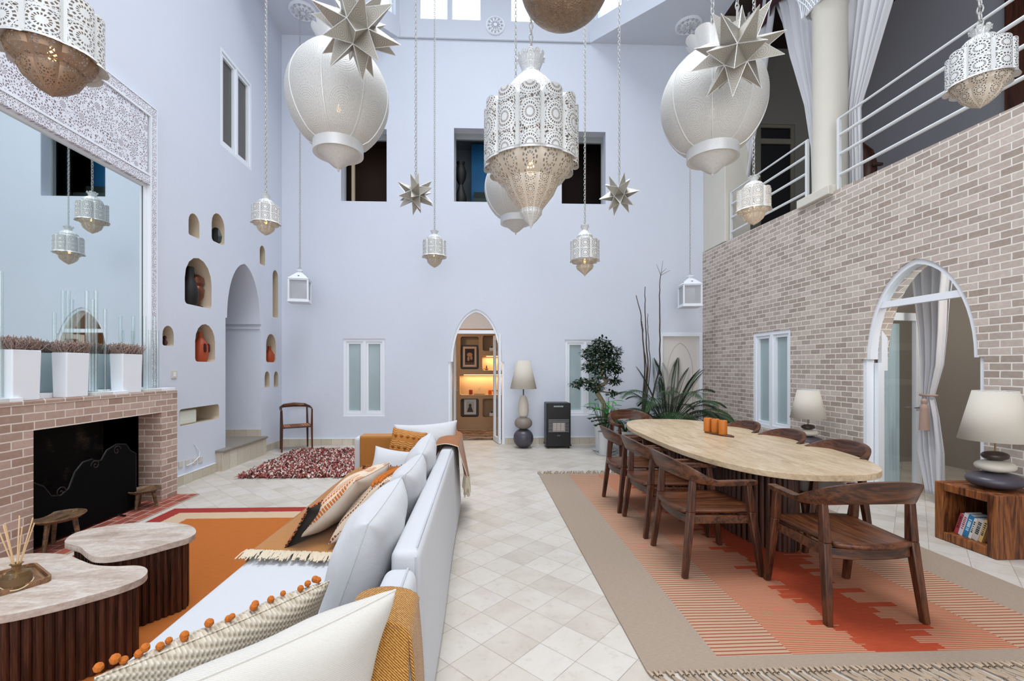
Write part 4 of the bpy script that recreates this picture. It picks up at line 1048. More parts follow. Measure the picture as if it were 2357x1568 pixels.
# ---------------------------------------------------------------- cushions
def pillow_mesh(w_, h, th_, n=26, pinch=.10, wr=.004, seed=0, e=.42):
    m = M(); rn = random.Random(seed); ph = [rn.uniform(0, 6) for _ in range(6)]
    for sd in (1, -1):
        def fn(a, b):
            u, v = 2*a-1, 2*b-1
            u_, v_ = sin(u*pi/2), sin(v*pi/2)
            x = w_/2*u_*(1-pinch*(1-v_*v_)); z = h/2*v_*(1-pinch*(1-u_*u_))
            pf = max(0, (1-u_*u_)*(1-v_*v_))**e
            y = sd*th_/2*pf+sd*wr*(sin(x*21+ph[0]+z*9)+sin(z*27+ph[1]-x*8))*min(1, pf*2)
            return (x, y, z)
        m.grid(fn, n, n)
    return m
def cushion(label, c, size, rz, tilt, roll, mt, group=None, pinch=.09, seed=0, name='cushion', grp=None, e=.42, seam=None):
    t = thing(name, label, 'cushion', c, 0, group)
    t.rotation_euler = Euler((tilt, roll, rz), 'XYZ')
    Rm = Matrix.Rotation(rz, 3, 'Z') @ Matrix.Rotation(roll, 3, 'Y') @ Matrix.Rotation(tilt, 3, 'X')
    t.rotation_euler = Rm.to_euler('XYZ')
    o = pillow_mesh(*size, pinch=pinch, seed=seed, e=e).build('cover', mt, t, smooth=3, fixn=False)
    w_, h = size[0], size[1]
    def ed(a):
        # walk round the rim
        s_ = a*4; k = int(s_) % 4; f = (s_-int(s_))*2-1; u, v = [(f, -1), (1, f), (-f, 1), (-1, -f)][k]
        u_, v_ = sin(u*pi/2), sin(v*pi/2)
        return (w_/2*u_*(1-pinch*(1-v_*v_)), 0, h/2*v_*(1-pinch*(1-u_*u_)))
    M().tube([ed(i/100) for i in range(100)], .0035, 5, closed=True).build('seam', seam or mt, t)
    return t, ed
m_cw = fabric('cushion_white_linen', 'c9cbcf', 240, .06, .4, wrinkle=.6)
m_cw2 = fabric('cushion_offwhite_wool', 'd2cfc8', 200, .08, .4, wrinkle=.2)
G = 'large white back cushions along the sofa'
cushion('nearest large white cushion leaning on the sofa back', (-.52, 2.12, .66), (.74, .50, .27), R(90), R(20), 0, m_cw, None, .08, 1, e=.38)
cushion('middle large white cushion leaning on the sofa back', (-.50, 2.86, .66), (.72, .50, .25), R(90), R(20), R(2), m_cw, None, .08, 2, e=.38)
cushion('large white cushion beside the throw at the far end of the back', (-.50, 3.60, .66), (.74, .52, .25), R(91), R(18), R(-3), m_cw, None, .08, 3, e=.38)
cushion('large white cushion leaning on the far arm of the sofa', (-.56, 4.66, .68), (.66, .50, .22), R(-3), R(-14), R(-4), m_cw, None, .10, 4, e=.4)
def knit():
    q = N('ochre_knit'); o = q.tc.outputs['Object']; x = q.n('SeparateXYZ', {0: o})
    b = q.ma('SINE', q.ma('MULTIPLY', x.outputs[2], 42)); f = q.ma('SINE', q.ma('ADD', q.ma('MULTIPLY', x.outputs[2], 330), q.ma('MULTIPLY', q.ma('ABSOLUTE', q.ma('SINE', q.ma('MULTIPLY', x.outputs[0], 40))), 4)))
    m = q.ma('MULTIPLY', q.ma('GREATER_THAN', b, -.2), q.ma('ADD', q.ma('MULTIPLY', f, .5), .5))
    q.base(q.mix(m, lin('a5692a'), lin('cf9350'))); q.rough(.9); q.bump(m, .8, .012); return q.m
t, ed = cushion('ochre knitted cushion with diamond relief bands', (-.73, 4.42, .68), (.34, .42, .13), R(-4), R(-22), R(9), knit(), None, .05, 5)
for r_ in (-.10, .02, .13):
    m = M()
    for k in range(5):
        cx = -.12+k*.06
        m.add([(cx, -.064+abs(r_)*.1, r_-.022), (cx+.02, -.07+abs(r_)*.1, r_), (cx, -.064+abs(r_)*.1, r_+.022), (cx-.02, -.07+abs(r_)*.1, r_), (cx, -.078+abs(r_)*.1, r_)], [(0, 1, 4), (1, 2, 4), (2, 3, 4), (3, 0, 4)])
    m.build('diamond_band', m_ochre2, t, smooth=0)
cushion('small white cushion in front of the ochre knitted one', (-.76, 3.93, .625), (.40, .34, .14), R(-8), R(-28), R(7), m_cw, None, .10, 6)
t, ed = cushion('tan and rust cushion with dark tufted edge', (-.66, 3.38, .60), (.38, .34, .12), R(28), R(-30), R(4), fabric('rust_tan', 'a0622c', 180, .2, .4), None, .05, 7)
m = M()
for i in range(130): p = Vector(ed(i/130)); m.tube([p, p*1.045+Vector((rnd(-.01, .01), rnd(-.008, .008), rnd(-.01, .01)))], .004, 4)
m.build('tufted_edge', plain('dark_rust', '5a2415', .95), t)
def striped(name, base, st, freq, axis=2, lo=.2, noise=3.0, zones=True):
    q = N(name); o = q.tc.outputs['Object']; x = q.n('SeparateXYZ', {0: o})
    s_ = q.ma('SINE', q.ma('ADD', q.ma('MULTIPLY', x.outputs[axis], freq), q.ma('MULTIPLY', q.noise(o, 12, 2), noise)))
    z = q.ma('GREATER_THAN', q.ma('SINE', q.ma('ADD', q.ma('MULTIPLY', x.outputs[axis], 22), 1.0)), -.35) if zones else 1.0
    wv = q.ma('GREATER_THAN', q.ma('SINE', q.ma('MULTIPLY', x.outputs[2 if axis == 0 else 0], 300)), -.6)
    m = q.ma('MULTIPLY', q.ma('MULTIPLY', q.ma('GREATER_THAN', s_, lo), z), wv)
    fr = q.ma('LESS_THAN', x.outputs[1], 60.0)
    q.base(q.mix(q.ma('MULTIPLY', m, fr), lin(base), lin(st))); q.rough(.92); q.bump(m, .5, .006); return q.m
# striped pair and a black one, leaning sideways on the blanket
def facepair(label, c, size, rz, tilt, roll, front, backm, seed, edge):
    t, ed = cushion(label, c, size, rz, tilt, roll, front, None, .07, seed)
    cov = children(t)
    cv = [o for o in bpy.data.objects if o.parent == t and o.name.startswith('cover')][0]
    cv.data.materials.append(backm)
    n = len(cv.data.polygons)
    for i, p in enumerate(cv.data.polygons): p.material_index = 0 if i < n//2 else 1
    if edge: edge(t, ed)
    return t
m_s1 = striped('cream_orange_stripe', 'd6c3ac', 'b8682f', 250, 0, -.25, 2.0)
m_s2 = striped('cream_brown_stripe', 'cbb9a2', '7a3c22', 190, 0, .45, 2.5, False)
facepair('cream cushion with woven orange stripes leaning among the sofa cushions', (-.865, 3.00, .65), (.64, .48, .19), R(84), R(45), R(3), m_s1, fabric('cream_back', 'cfc2b4', 200, .06, .4), 8, None)
m_pom = plain('orange_yarn', 'b9661f', .95, bump=.5, bscale=300)
def pomrow(zr, n, r=.012):
    def f(t, ed):
        m = M()
        for z in zr:
            for i in range(n):
                x = -.25+.5*i/(n-1); yy = .092*max(.1, (1-(x/.3)**2))**.45*max(.05, (1-(z/.23)**2))**.42
                m.lathe([(0, -r), (r*.8, -r*.5), (r, 0), (r*.8, r*.5), (0, r)], 7, c=(x+rnd(-.004, .004), yy+.006, z+rnd(-.004, .004)), cap=False)
        m.build('pompoms', m_pom, t)
    return f
facepair('cream cushion with brown stripes and rows of orange pompoms', (-.665, 2.90, .645), (.60, .48, .17), R(81), R(42), R(3), m_s2, fabric('cream_back2', 'd8d2c8', 200, .06, .4), 9, pomrow((.215, .19, .165), 30, .012))
def tufts(t, ed):
    m = M()
    for i in range(110): p = Vector(ed(i/110)); m.tube([p, p*1.04+Vector((rnd(-.008, .008), rnd(-.006, .006), rnd(-.008, .008)))], .004, 4)
    m.build('tufted_edge', plain('black_yarn', '14110f', .95), t)
facepair('orange cushion with black back slumped at the front of the cushion row', (-1.02, 2.88, .56), (.50, .30, .10), R(80), R(32), R(0), fabric('burnt_orange', 'b0602a', 180, .12, .4), fabric('black_back', '15120f', 200, .1, .3), 10, tufts)
# near corner cushions
def chunk():
    q = N('cream_chunky_weave'); o = q.tc.outputs['Object']; x = q.n('SeparateXYZ', {0: o})
    a = q.ma('SINE', q.ma('MULTIPLY', x.outputs[0], 520)); b = q.ma('SINE', q.ma('MULTIPLY', q.ma('ADD', x.outputs[2], q.ma('MULTIPLY', x.outputs[0], .25)), 420))
    h = q.ma('ADD', q.ma('MULTIPLY', q.ma('MULTIPLY', a, b), .5), q.ma('MULTIPLY', b, .5))
    q.base(q.mix(q.ma('ADD', q.ma('MULTIPLY', h, .5), .5), lin('a89a84'), lin('dcd4c4'))); q.rough(.95); q.bump(h, .7, .006); return q.m
cu, ed = cushion('cream woven cushion edged with orange pompoms in the near corner', (-.78, 1.37, .575), (.62, .43, .15), R(54), R(24), R(2), chunk(), None, .06, 11, e=.34)
for i in range(14):
    m = M()
    p = Vector(ed(.535+.21*i/14))
    for j in range(random.choice((1, 1, 2))):
        c_ = p+Vector((rnd(-.012, .012), .02+rnd(-.005, .008), .004+rnd(0, .01))); r = rnd(.009, .0125)
        m.lathe([(0, -r), (r*.8, -r*.6), (r, 0), (r*.8, r*.6), (0, r)], 9, c=c_, cap=False)
    m.build('pompom', m_pom, cu)
cushion('plain white wool cushion nearest the camera against the golden blanket', (-.528, 1.06, .665), (.68, .48, .20), R(50), R(20), R(3), m_cw2, None, .08, 12, e=.36)
# ---------------------------------------------------------------- dining table and chairs
def sup(a, b, n=2.8, k=96):
    out = []
    for i in range(k):
        t_ = 2*pi*i/k; c_, s_ = cos(t_), sin(t_)
        out.append((a*abs(c_)**(2/n)*(1 if c_ > 0 else -1), b*abs(s_)**(2/n)*(1 if s_ > 0 else -1)))
    return out
t = thing('dining_table', 'long oval dining table with a beige stone top on fluted dark pedestals', 'dining table', (2.50, 4.66, .012), R(-1))
M().prism(sup(.71, 1.67), [], lambda u, v, d: (u, v, .748-d), 0, .045).build('tabletop', m_dtop, t, smooth=.6, bevel=.009)
M().prism(sup(.60, 1.5), [], lambda u, v, d: (u, v, .703-d), 0, .02).build('underframe', m_dkwood, t, smooth=.6)
for yy in (-.66, .70):
    m = M(); a, b = .22, .47
    m.prism([(.93*a*cos(k*pi/24), yy+.93*b*sin(k*pi/24)) for k in range(48)], [], lambda u, v, d: (u, v, .69-d), 0, .69)
    for k in range(44):
        an = 2*pi*k/44; m.lathe([(.022, .0), (.022, .69)], 8, c=(a*cos(an), yy+b*sin(an), 0), cap=False)
    m.build('fluted_pedestal', m_dkwood, t)
m_rail = wood('walnut_rail', '33190d', '764628', 'X', .8, .34)
def chair_proto():
    t = thing('dining_chair', 'x', 'chair', (0, 0, .012), 0, 'wooden armchairs around the dining table')
    W = .30; zs = .455
    # seat: dished, front edge bowed; local +Y is the front
    def seat(u, v):
        s_ = 2*u-1; y = -.255+.50*v; w_ = .262-.03*(1-v)
        yy = y-(.055*(1-s_*s_)*(1-v)**2)+.03*(1-s_*s_)*v**2
        return (s_*w_, yy, zs-.014*(1-s_*s_)*(1-(2*v-1)**2))
    m = M().grid(seat, 16, 14)
    m.build('seat', m_walnut, t, solid=.026, smooth=2)
    m = M()
    for sx in (-1, 1):
        m.sweep([(sx*.255, .22, .40), (sx*.25, -.2, .40)], lambda i: [(-.012, 0, -.03), (.012, 0, -.03), (.012, 0, .03), (-.012, 0, .03)])
    m.sweep([(-.25+.5*i/8, .235+.02*(1-(i/4-1)**2), .405) for i in range(9)], lambda i: [(0, -.012, -.032), (0, .012, -.032), (0, .012, .032), (0, -.012, .032)])
    m.sweep([(-.24+.48*i/8, -.225-.035*(1-(i/4-1)**2), .40) for i in range(9)], lambda i: [(0, -.012, -.032), (0, .012, -.032), (0, .012, .032), (0, -.012, .032)])
    m.build('seat_frame', m_rail, t, smooth=.5, bevel=.004)
    for sx in (-1, 1):
        M().taper((sx*.285, .285, 0), (sx*.275, .215, .46), .019, .019, .024, .026).taper((sx*.275, .215, .459), (sx*.278, .19, .655), .024, .026, .017, .020).build('leg', m_walnutZ, t, smooth=.3, bevel=.006)
        M().taper((sx*.29, -.275, 0), (sx*.265, -.22, .46), .019, .019, .024, .026).taper((sx*.265, -.22, .459), (sx*.268, -.205, .715), .024, .026, .019, .019).build('leg', m_walnutZ, t, smooth=.3, bevel=.006)
    # arm and back rail in one sweep
    path = []; K = 40
    for i in range(K+1):
        f = i/K; a = (f-.5)*2; an = a*pi*.5
        if abs(a) > .52:
            k = (abs(a)-.52)/.48; x = .298-.012*k*0+.0; y = -.13+.37*k
            x = .300-.02*k
        else:
            th_ = a/.52*pi/2; x = .300*abs(sin(th_))**.9; y = -.13-.19*cos(th_)**.9
        s_ = 1 if a >= 0 else -1
        b = max(0, cos(min(1, abs(a)/.62)*pi/2))
        path.append((s_*x, y-.02*b, .668+.110*b, b, abs(a)))
    def sect(i):
        x, y, z, b, aa = path[i]
        j0, j1 = max(0, i-1), min(K, i+1); tx, ty = path[j1][0]-path[j0][0], path[j1][1]-path[j0][1]; l = sqrt(tx*tx+ty*ty) or 1
        nx, ny = -ty/l, tx/l     # points inwards/outwards
        hh = .017+.052*b**.8; ww = .030-.015*b
        lean = -.028*b
        out = []
        for (p, q_) in ((-1, -.8), (-.8, -1), (.8, -1), (1, -.8), (1, .8), (.8, 1), (-.8, 1), (-1, .8)):
            off = p*ww+lean*q_
            out.append((nx*off, ny*off, q_*hh))
        return out
    M().sweep([p[:3] for p in path], sect).build('arm_and_back_rail', m_rail, t, smooth=.7)
    return t
C0 = chair_proto()
CH = [(1.69, 4.83, -90, 'dining chair at the far end of the left side of the table'),
      (1.71, 4.15, -90, 'middle dining chair of the three on the left side'),
      (1.715, 3.41, -90, 'nearest dining chair of the three on the left side'),
      (2.29, 2.79, 0, 'dining chair at the near end of the table, its back to the camera'),
      (2.88, 3.80, 91, 'nearest dining chair on the right side, in front of the arched glass door'),
      (2.88, 4.53, 90, 'middle dining chair on the right side, between table and brick wall'),
      (2.88, 5.25, 90, 'farthest dining chair on the right side, before the brick wall window'),
      (2.22, 6.42, 181, 'dining chair at the far end of the table, next to the potted plants')]
for i, (x, y, a, lb) in enumerate(CH):
    c_ = C0 if i == 0 else copy_tree(C0)
    c_.location = (x, y, .012 if y < 6.0 else .012); c_.rotation_euler = (0, 0, R(a)); c_['label'] = lb
# candles on a board
bp = P(1654, 1000, Z=.765)
t = thing('wood_board', 'small rough wooden board holding three candles on the table', 'board', (bp.x, bp.y, .7605), R(-75))
M().prism([(.20*cos(k*pi/16)*(1+.05*sin(k*2.1)), .055*sin(k*pi/16)*(1+.12*sin(k*1.7))) for k in range(32)], [], lambda u, v, d: (u, v, d), 0, .016).build('slab', m_walnut, t, smooth=.5, bevel=.004)
for px, py, lb in ((1629, 993, 'farthest of the three orange candles on the table'), (1647, 996, 'middle of the three orange candles on the table'), (1664, 1000, 'nearest of the three orange candles on the table')):
    v = P(px, py, Z=.776)
    k = candle('pillar_candle', (v.x, v.y, .7768), .043, .15, lb, 'c4701f', 'orange pillar candles on the table')
# ---------------------------------------------------------------- crates, books, stone lamps
m_crate = wood('rustic_block_wood', '4a230e', 'a86633', 'Z', .8, .5, bump=.5)
def crate_proto(x, y, label, s_=.48):
    t = thing('wooden_crate', label, 'side table', (x, y, 0))
    h = s_/2
    f = lambda a, nm: M().box(*a).build(nm, m_crate, t, smooth=0, bevel=.008)
    f((-h, h, -h, -h+.07, 0, .5), 'side_panel'); f((-h, h, h-.07, h, 0, .5), 'side_panel')
    f((-h+.002, h, -h+.07, h-.07, .43, .498), 'top_panel'); f((-h+.002, h, -h+.07, h-.07, 0.002, .075), 'bottom_panel'); f((h-.03, h-.001, -h+.07, h-.07, .075, .43), 'back_panel')
    return t
cr1 = crate_proto(4.245, 3.58, 'rustic wooden cube side table with books, in the right foreground')
cr2 = copy_tree(cr1); cr2.location = (4.19, 5.78, -.05); cr2['label'] = 'wooden cube side table behind the dining table, below the far stone lamp'
cr2.location = (4.19, 5.60, 0)
BK = [('b03a4a', .028, .19), ('d8d4dc', .032, .205), ('2f7fb0', .040, .20), ('e6e2da', .022, .185), ('cfc8c0', .045, .19), ('e0b878', .026, .20)]
yb = 3.70
for i, (c_, th_, hh) in enumerate(BK):
    lb = ['thin red backed book leaning at the left of the row in the crate', 'white paperback with red lettering leaning in the crate', 'blue spined book leaning in the crate', 'slim white book beside the blue one in the crate', 'thick grey white book in the crate', 'yellowish book at the right end of the row in the crate'][i]
    t = thing('book', lb, 'book', (4.07, yb-.02*i, .077), 0, 'books inside the rustic crate'); t.rotation_euler = (R(16), 0, 0)
    cm = plain('cover_'+c_, c_, .5)
    M().box(0, .14, -th_/2, -th_/2+.002, 0, hh).box(0, .14, th_/2-.002, th_/2, 0, hh).box(-.003, .001, -th_/2, th_/2, 0, hh).build('cover', cm, t, smooth=0)
    M().box(.002, .136, -th_/2+.002, th_/2-.002, .003, hh-.003).build('pages', plain('paper_pages', 'e9e2d2', .9) if not bpy.data.materials.get('paper_pages') else bpy.data.materials['paper_pages'], t, smooth=0)
    m = M()
    z = hh*.3
    while z < hh*.85: m.box(-.0042, -.003, -th_*.28, th_*.28, z, z+rnd(.006, .012)); z += rnd(.014, .02)
    m.build('spine_lettering', plain('spine_red', 'a03040', .6) if i == 1 else plain('spine_ink', '2a2a30' if i != 2 else 'cfe6f2', .6), t, smooth=0)
    yb -= (BK[i+1][1]+th_)/2-.016 if i < 5 else 0
m_st_b = plain('dark_stone', '4a4650', .35, var=.25, bscale=16, bump=.1); m_st_k = plain('black_brown_stone', '3a2c28', .35, var=.2, bscale=16)
m_st_w = plain('white_stone', 'cfc9bc', .5, var=.1, bscale=20, bump=.1); m_st_g = plain('taupe_stone', '8a8076', .45, var=.15, bscale=14)
def shade_mat():
    q = N('linen_shade'); o = q.tc.outputs['Object']
    q.base(q.mix(q.noise(o, 160, 2), lin('d6d0c4'), lin('e6e1d6'))); q.rough(.9); q.b.inputs['Specular IOR Level'].default_value = .1
    tl = q.n('BsdfTranslucent', {0: lin('e4dccb')}); mx = q.n('MixShader', {0: .25, 2: tl}); q.t.links.new(q.b.outputs[0], mx.inputs[1]); q.t.links.new(mx.outputs[0], q.out.inputs[0]); return q.m
m_shade = shade_mat()
def stone(m, z0, z1, r, sx=1, sy=1, cx=0, e=.5):
    h = (z1-z0)/2; n = 14
    m.lathe([(r*max(0, 1-abs(cos(pi*k/n))**2.4)**e if 0 < k < n else .0, (z0+z1)/2-h*cos(pi*k/n)) for k in range(n+1)], 32, c=(cx, 0, 0), sx=sx, sy=sy, cap=False); return m
def shade(t, z0, z1, r0, r1):
    M().lathe([(r0, z0), (r1, z1)], 48, cap=False).build('lamp_shade', m_shade, t, solid=.003)
    M().tube([(r1*cos(a*pi/12), r1*sin(a*pi/12), z1) for a in range(24)], .003, 5, closed=True).tube([(r1, 0, z1), (0, 0, z1-.01), (-r1, 0, z1)], .002, 4).build('shade_ring', m_white_metal, t)
def stonelamp(loc, label, k=1):
    t = thing('stone_table_lamp', label, 'table lamp', loc); t.rotation_euler = (0, 0, R(12))
    stone(M(), 0, .135*k, .20*k, 1, .85).build('base_stone', m_st_b, t); stone(M(), .132*k, .232*k, .14*k, 1, .85).build('middle_stone', m_st_w, t); stone(M(), .229*k, .305*k, .098*k, 1, .8).build('top_stone', m_st_k, t)
    M().tube([(0, 0, .30*k), (0, 0, .45*k)], .006, 8).build('lamp_stem', plain('brass_stem', 'a08a5c', .4, .8) if not bpy.data.materials.get('brass_stem') else bpy.data.materials['brass_stem'], t)
    shade(t, .395*k, .80*k, .225*k, .135*k)
    return t
stonelamp((4.255, 3.56, .501), 'stacked stone table lamp on the rustic crate at the right edge')
stonelamp((4.19, 5.60, .501), 'stacked stone table lamp behind the dining table by the brick wall', .88)
t = thing('stone_floor_lamp', 'tall floor lamp of stacked stones beside the arched back door', 'floor lamp', (.80, 8.36, 0))
stone(M(), 0, .36, .185).build('base_stone', m_st_b, t); stone(M(), .345, .575, .165).build('middle_stone', m_st_g, t)
M().lathe([(.05, .565), (.085, .6), (.103, .70), (.098, .80), (.07, .92), (.035, .975), (0, .98)], 32, cap=False).build('upper_stone', m_st_w, t)
M().tube([(0, 0, .96), (0, 0, 1.2)], .011, 8).build('lamp_stem', plain('dark_stem', '4a3e30', .5), t)
shade(t, 1.10, 1.62, .245, .125)
tag(M().tube([(.95, 8.3, .006), (1.02, 8.25, .006), (1.06, 8.32, .006), (1.1, 8.45, .006), (1.12, 8.7, .006)], .004, 6).build('cable', m_trim), 'white cable on the floor between floor lamp and heater', 'cable')
# ---------------------------------------------------------------- gas heater
m_hb = plain('black_enamel', '0c0d11', .38)
t = thing('gas_heater', 'black portable gas heater against the back wall', 'heater', (1.44, 8.40, 0))
M().box(-.225, .225, -.17, .17, .05, .84).build('cabinet', m_hb, t, smooth=0, bevel=.018)
M().box(-.235, .235, -.18, .18, .045, .075).build('base_rim', m_hb, t, smooth=0, bevel=.006)
m = M()
for k in range(9): m.box(-.19, .19, -.178, -.172, .31+k*.027, .317+k*.027)
m.build('grille', plain('steel_bright', 'c9ccd0', .3, .8), t, smooth=0)
m = M()
for k in range(3): m.box(-.105+k*.073, -.105+k*.073+.062, -.186, -.172, .33, .47)
m.build('burner_plate', plain('ceramic_plate', 'b9a9a0', .8), t, smooth=0)
m = M()
for k in range(4): m.box(-.112+k*.073, -.104+k*.073, -.192, -.182, .32, .48)
for z in (.32, .352, .384, .416, .448, .478): m.box(-.112, .115, -.192, -.186, z, z+.005)
m.build('burner_guard', bpy.data.materials['steel_bright'], t, smooth=0)
m = M()
for k in range(7): m.box(-.09+k*.026, -.09+k*.026+.016, -.174, -.169, .765, .79)
m.build('vent_slots', plain('light_slot', 'b8bcc4', .5), t, smooth=0)
M().box(-.03, .03, -.174, -.169, .23, .25).build('badge', plain('grey_badge', '5a5e66', .4), t, smooth=0)
for sx in (-1, 1):
    for sy in (-1, 1):
        m = M(); m.tube([(sx*.19-.012, sy*.14, .022), (sx*.19+.012, sy*.14, .022)], .022, 14); m.box(sx*.19-.016, sx*.19+.016, sy*.14-.01, sy*.14+.01, .03, .05); m.build('caster', m_black, t)
# ---------------------------------------------------------------- armchair with woven seat by the left wall
t = thing('woven_seat_armchair', 'dark wooden armchair with a woven leather seat in the left corner', 'chair', (-3.36, 8.33, 0), R(29))
m_lea = striped('woven_leather', '7a4426', 'b9805a', 160, 0, .0, 1.0, False)
for sx in (-1, 1):
    M().tube([(sx*.25, -.20, 0), (sx*.245, -.19, .45), (sx*.25, -.18, .74)], [.014, .02, .015], 10).build('leg', m_walnutZ, t)
    M().tube([(sx*.23, .20, 0), (sx*.225, .19, .45), (sx*.22, .21, .76)], [.014, .02, .015], 10).build('leg', m_walnutZ, t)
M().grid(lambda u, v: ((u*2-1)*.245, -.19+.38*v, .445-.02*(1-(2*u-1)**2)), 20, 12).build('woven_seat', m_lea, t, solid=.02)
m = M()
for a, b in (((-.245, -.19, .43), (.245, -.19, .43)), ((-.225, .19, .43), (.225, .19, .43)), ((-.245, -.19, .43), (-.225, .19, .43)), ((.245, -.19, .43), (.225, .19, .43))): m.tube([a, b], .016, 8)
m.build('seat_rail', m_walnut, t)
pth = [(-.25, -.22, .735), (-.265, -.05, .745), (-.255, .1, .765), (-.18, .22, .79), (0, .265, .80), (.18, .22, .79), (.255, .1, .765), (.265, -.05, .745), (.25, -.22, .735)]
M().tube(pth, [.016, .018, .022, .034, .04, .034, .022, .018, .016], 10, flat=.5, up=(0, 0, 1)).build('arm_and_back_rail', m_rail, t)
# ---------------------------------------------------------------- plants
m_leafd = plain('dark_leaf', '223a22', .4, var=.4, bscale=40); m_leafg = plain('bright_leaf', '3f8a3a', .4, var=.25, bscale=30); m_leafp = plain('palm_leaf', '2c4526', .45, var=.4, bscale=20)
m_pot = plain('white_glazed_pot', 'd3d5d6', .3)
m_trunk = plain('pale_bark', '8d8068', .9, var=.25, bscale=30, bump=.4)
def leaf_(m, p, d, l, w_, up=Vector((0, 0, 1)), fold=.25, n=3):
    d = d.normalized(); s_ = d.cross(up)
    s_ = s_.normalized() if s_.length > 1e-4 else Vector((1, 0, 0)); k = s_.cross(d)
    pts = [(0, 0), (.25, .8), (.55, 1), (.8, .7), (1, 0)]
    vs = []
    for a, b in pts:
        c = p+d*(a*l)-k*(a*a*l*.18)
        vs += [c, c+s_*(b*w_/2)+k*(fold*b*w_/2), c-s_*(b*w_/2)+k*(fold*b*w_/2)]
    fs = []
    for i in range(4):
        fs += [(3*i, 3*i+1, 3*i+4, 3*i+3), (3*i, 3*i+3, 3*i+5, 3*i+2)]
    m.add(vs, fs)
def rv(): return Vector((rnd(-1, 1), rnd(-1, 1), rnd(-1, 1)))
D = .0077
def potplant(name, label, cat, x, y, r0, r1, h, saucer=True):
    t = thing(name, label, cat, (x, y, 0))
    if saucer: M().lathe([(0, 0), (r0*1.25, 0), (r0*1.4, .03), (r0*1.35, .032), (r0*1.2, .012), (0, .012)], 32, cap=False).build('saucer', m_pot, t)
    z = .012 if saucer else 0
    M().lathe([(0, z), (r0, z), (r1, h), (r1*.94, h), (r1*.9, h-.05), (0, h-.05)], 40, cap=False).build('pot', m_pot, t)
    M().lathe([(r1*.9, h-.045), (0, h-.04)], 24, cap=False).build('soil', bpy.data.materials['soil'], t)
    return t
fx, fy = 2.16, 7.95
t = potplant('potted_ficus', 'bonsai like ficus with a twisted pale trunk in a white pot', 'potted plant', fx+.06, fy+.05, .15, .19, .60)
def L(px, py, dx=0): v = P(px, py, Y=fy); return Vector((v.x-(fx+.06), dx, v.z))
tr = [Vector((0, 0, .55)), L(1392, 930), L(1376, 905), L(1374, 893), L(1392, 885), L(1397, 878), L(1388, 868), L(1385, 850), L(1388, 820), L(1383, 795)]
M().tube(tr, [.035, .04, .045, .04, .035, .032, .028, .022, .018, .008], 10).build('trunk', m_trunk, t)
m = M()
for a, b, c_ in (((1388, 868), (1350, 880), (1322, 888)), ((1388, 850), (1360, 835), (1345, 820)), ((1388, 850), (1415, 840), (1425, 825)), ((1388, 870), (1410, 880), (1420, 885)), ((1375, 900), (1405, 905), (1420, 905))):
    m.tube([L(*a), L(*b, dx=rnd(-.08, .08)), L(*c_, dx=rnd(-.1, .1))], [.018, .012, .006], 7)
m.build('branch', m_trunk, t)
m = M()
for px, py, rx, rz, k in ((1385, 797, 26, 20, 300), (1365, 815, 26, 18, 260), (1410, 812, 22, 18, 240), (1398, 835, 30, 18, 280), (1360, 845, 18, 12, 130), (1352, 880, 30, 9, 190), (1328, 886, 16, 6, 60), (1418, 850, 16, 14, 140), (1415, 878, 16, 8, 90), (1370, 893, 22, 8, 100), (1412, 905, 14, 6, 50), (1385, 862, 22, 12, 110)):
    for i in range(int(k*1.25)):
        q_ = rv()
        while q_.length > 1: q_ = rv()
        c = L(px+q_.x*rx, py+q_.z*rz, dx=q_.y*rx*D)
        leaf_(m, c, Vector((q_.x+rnd(-.6, .6), q_.y+rnd(-.6, .6), rnd(-.5, .5))), rnd(.05, .078), rnd(.03, .042))
m.build('foliage', m_leafd, t, smooth=0, fixn=False)
# bright green broad leaves at its foot
t = potplant('potted_zamioculcas', 'zamioculcas with rounded dark leaves in a second white pot', 'potted plant', 2.46, 7.55, .12, .15, .42)
def zstem(m, ms, ang, ln, arch, r, ll, lw, n):
    p = Vector((0, 0, .38)); d = Vector((cos(ang)*.5, sin(ang)*.5, 1)).normalized(); pts = []
    for i in range(n):
        pts.append(p.copy()); p = p+d*(ln/n); d = (d+Vector((cos(ang)*arch, sin(ang)*arch, -arch*.75))/n).normalized()
    ms.tube(pts, [.010*(1-.6*i/n) for i in range(n)], 6)
    for i in range(3, n):
        dd = (pts[i]-pts[i-1]).normalized(); s_ = dd.cross(Vector((0, 0, 1)));
        if s_.length < .1: s_ = Vector((sin(ang), -cos(ang), 0))
        s_.normalize()
        for sg in (-1, 1): leaf_(m, pts[i], s_*sg+dd*.5, ll, lw, fold=.1)
m, ms = M(), M()
for k in range(13): zstem(m, ms, rnd(1.8, 5.4) if k < 9 else rnd(-.6, .6), rnd(.62, .92), rnd(.9, 2.0), 0, rnd(.085, .10), .065, 10)
ms.build('stems', plain('green_stem', '3c5a2c', .5), t); m.build('leaves', m_leafd, t, smooth=0, fixn=False)
t = potplant('potted_broadleaf_plant', 'bright green broad leaved plant between ficus and zamioculcas', 'potted plant', 2.13, 7.62, .10, .12, .40)
m, ms = M(), M()
for k in range(26):
    a = rnd(0, 2*pi); h = rnd(.30, .66); e = Vector((cos(a)*rnd(.05, .22)-.02, sin(a)*rnd(.05, .2), .36+h)); ms.tube([(0, 0, .36), e*.6+Vector((0, 0, .12)), e], .005, 5)
    leaf_(m, e, Vector((cos(a), sin(a), rnd(-.4, .3))), rnd(.15, .22), rnd(.06, .085))
ms.build('stems', bpy.data.materials['green_stem'], t); m.build('leaves', m_leafg, t, smooth=0, fixn=False)
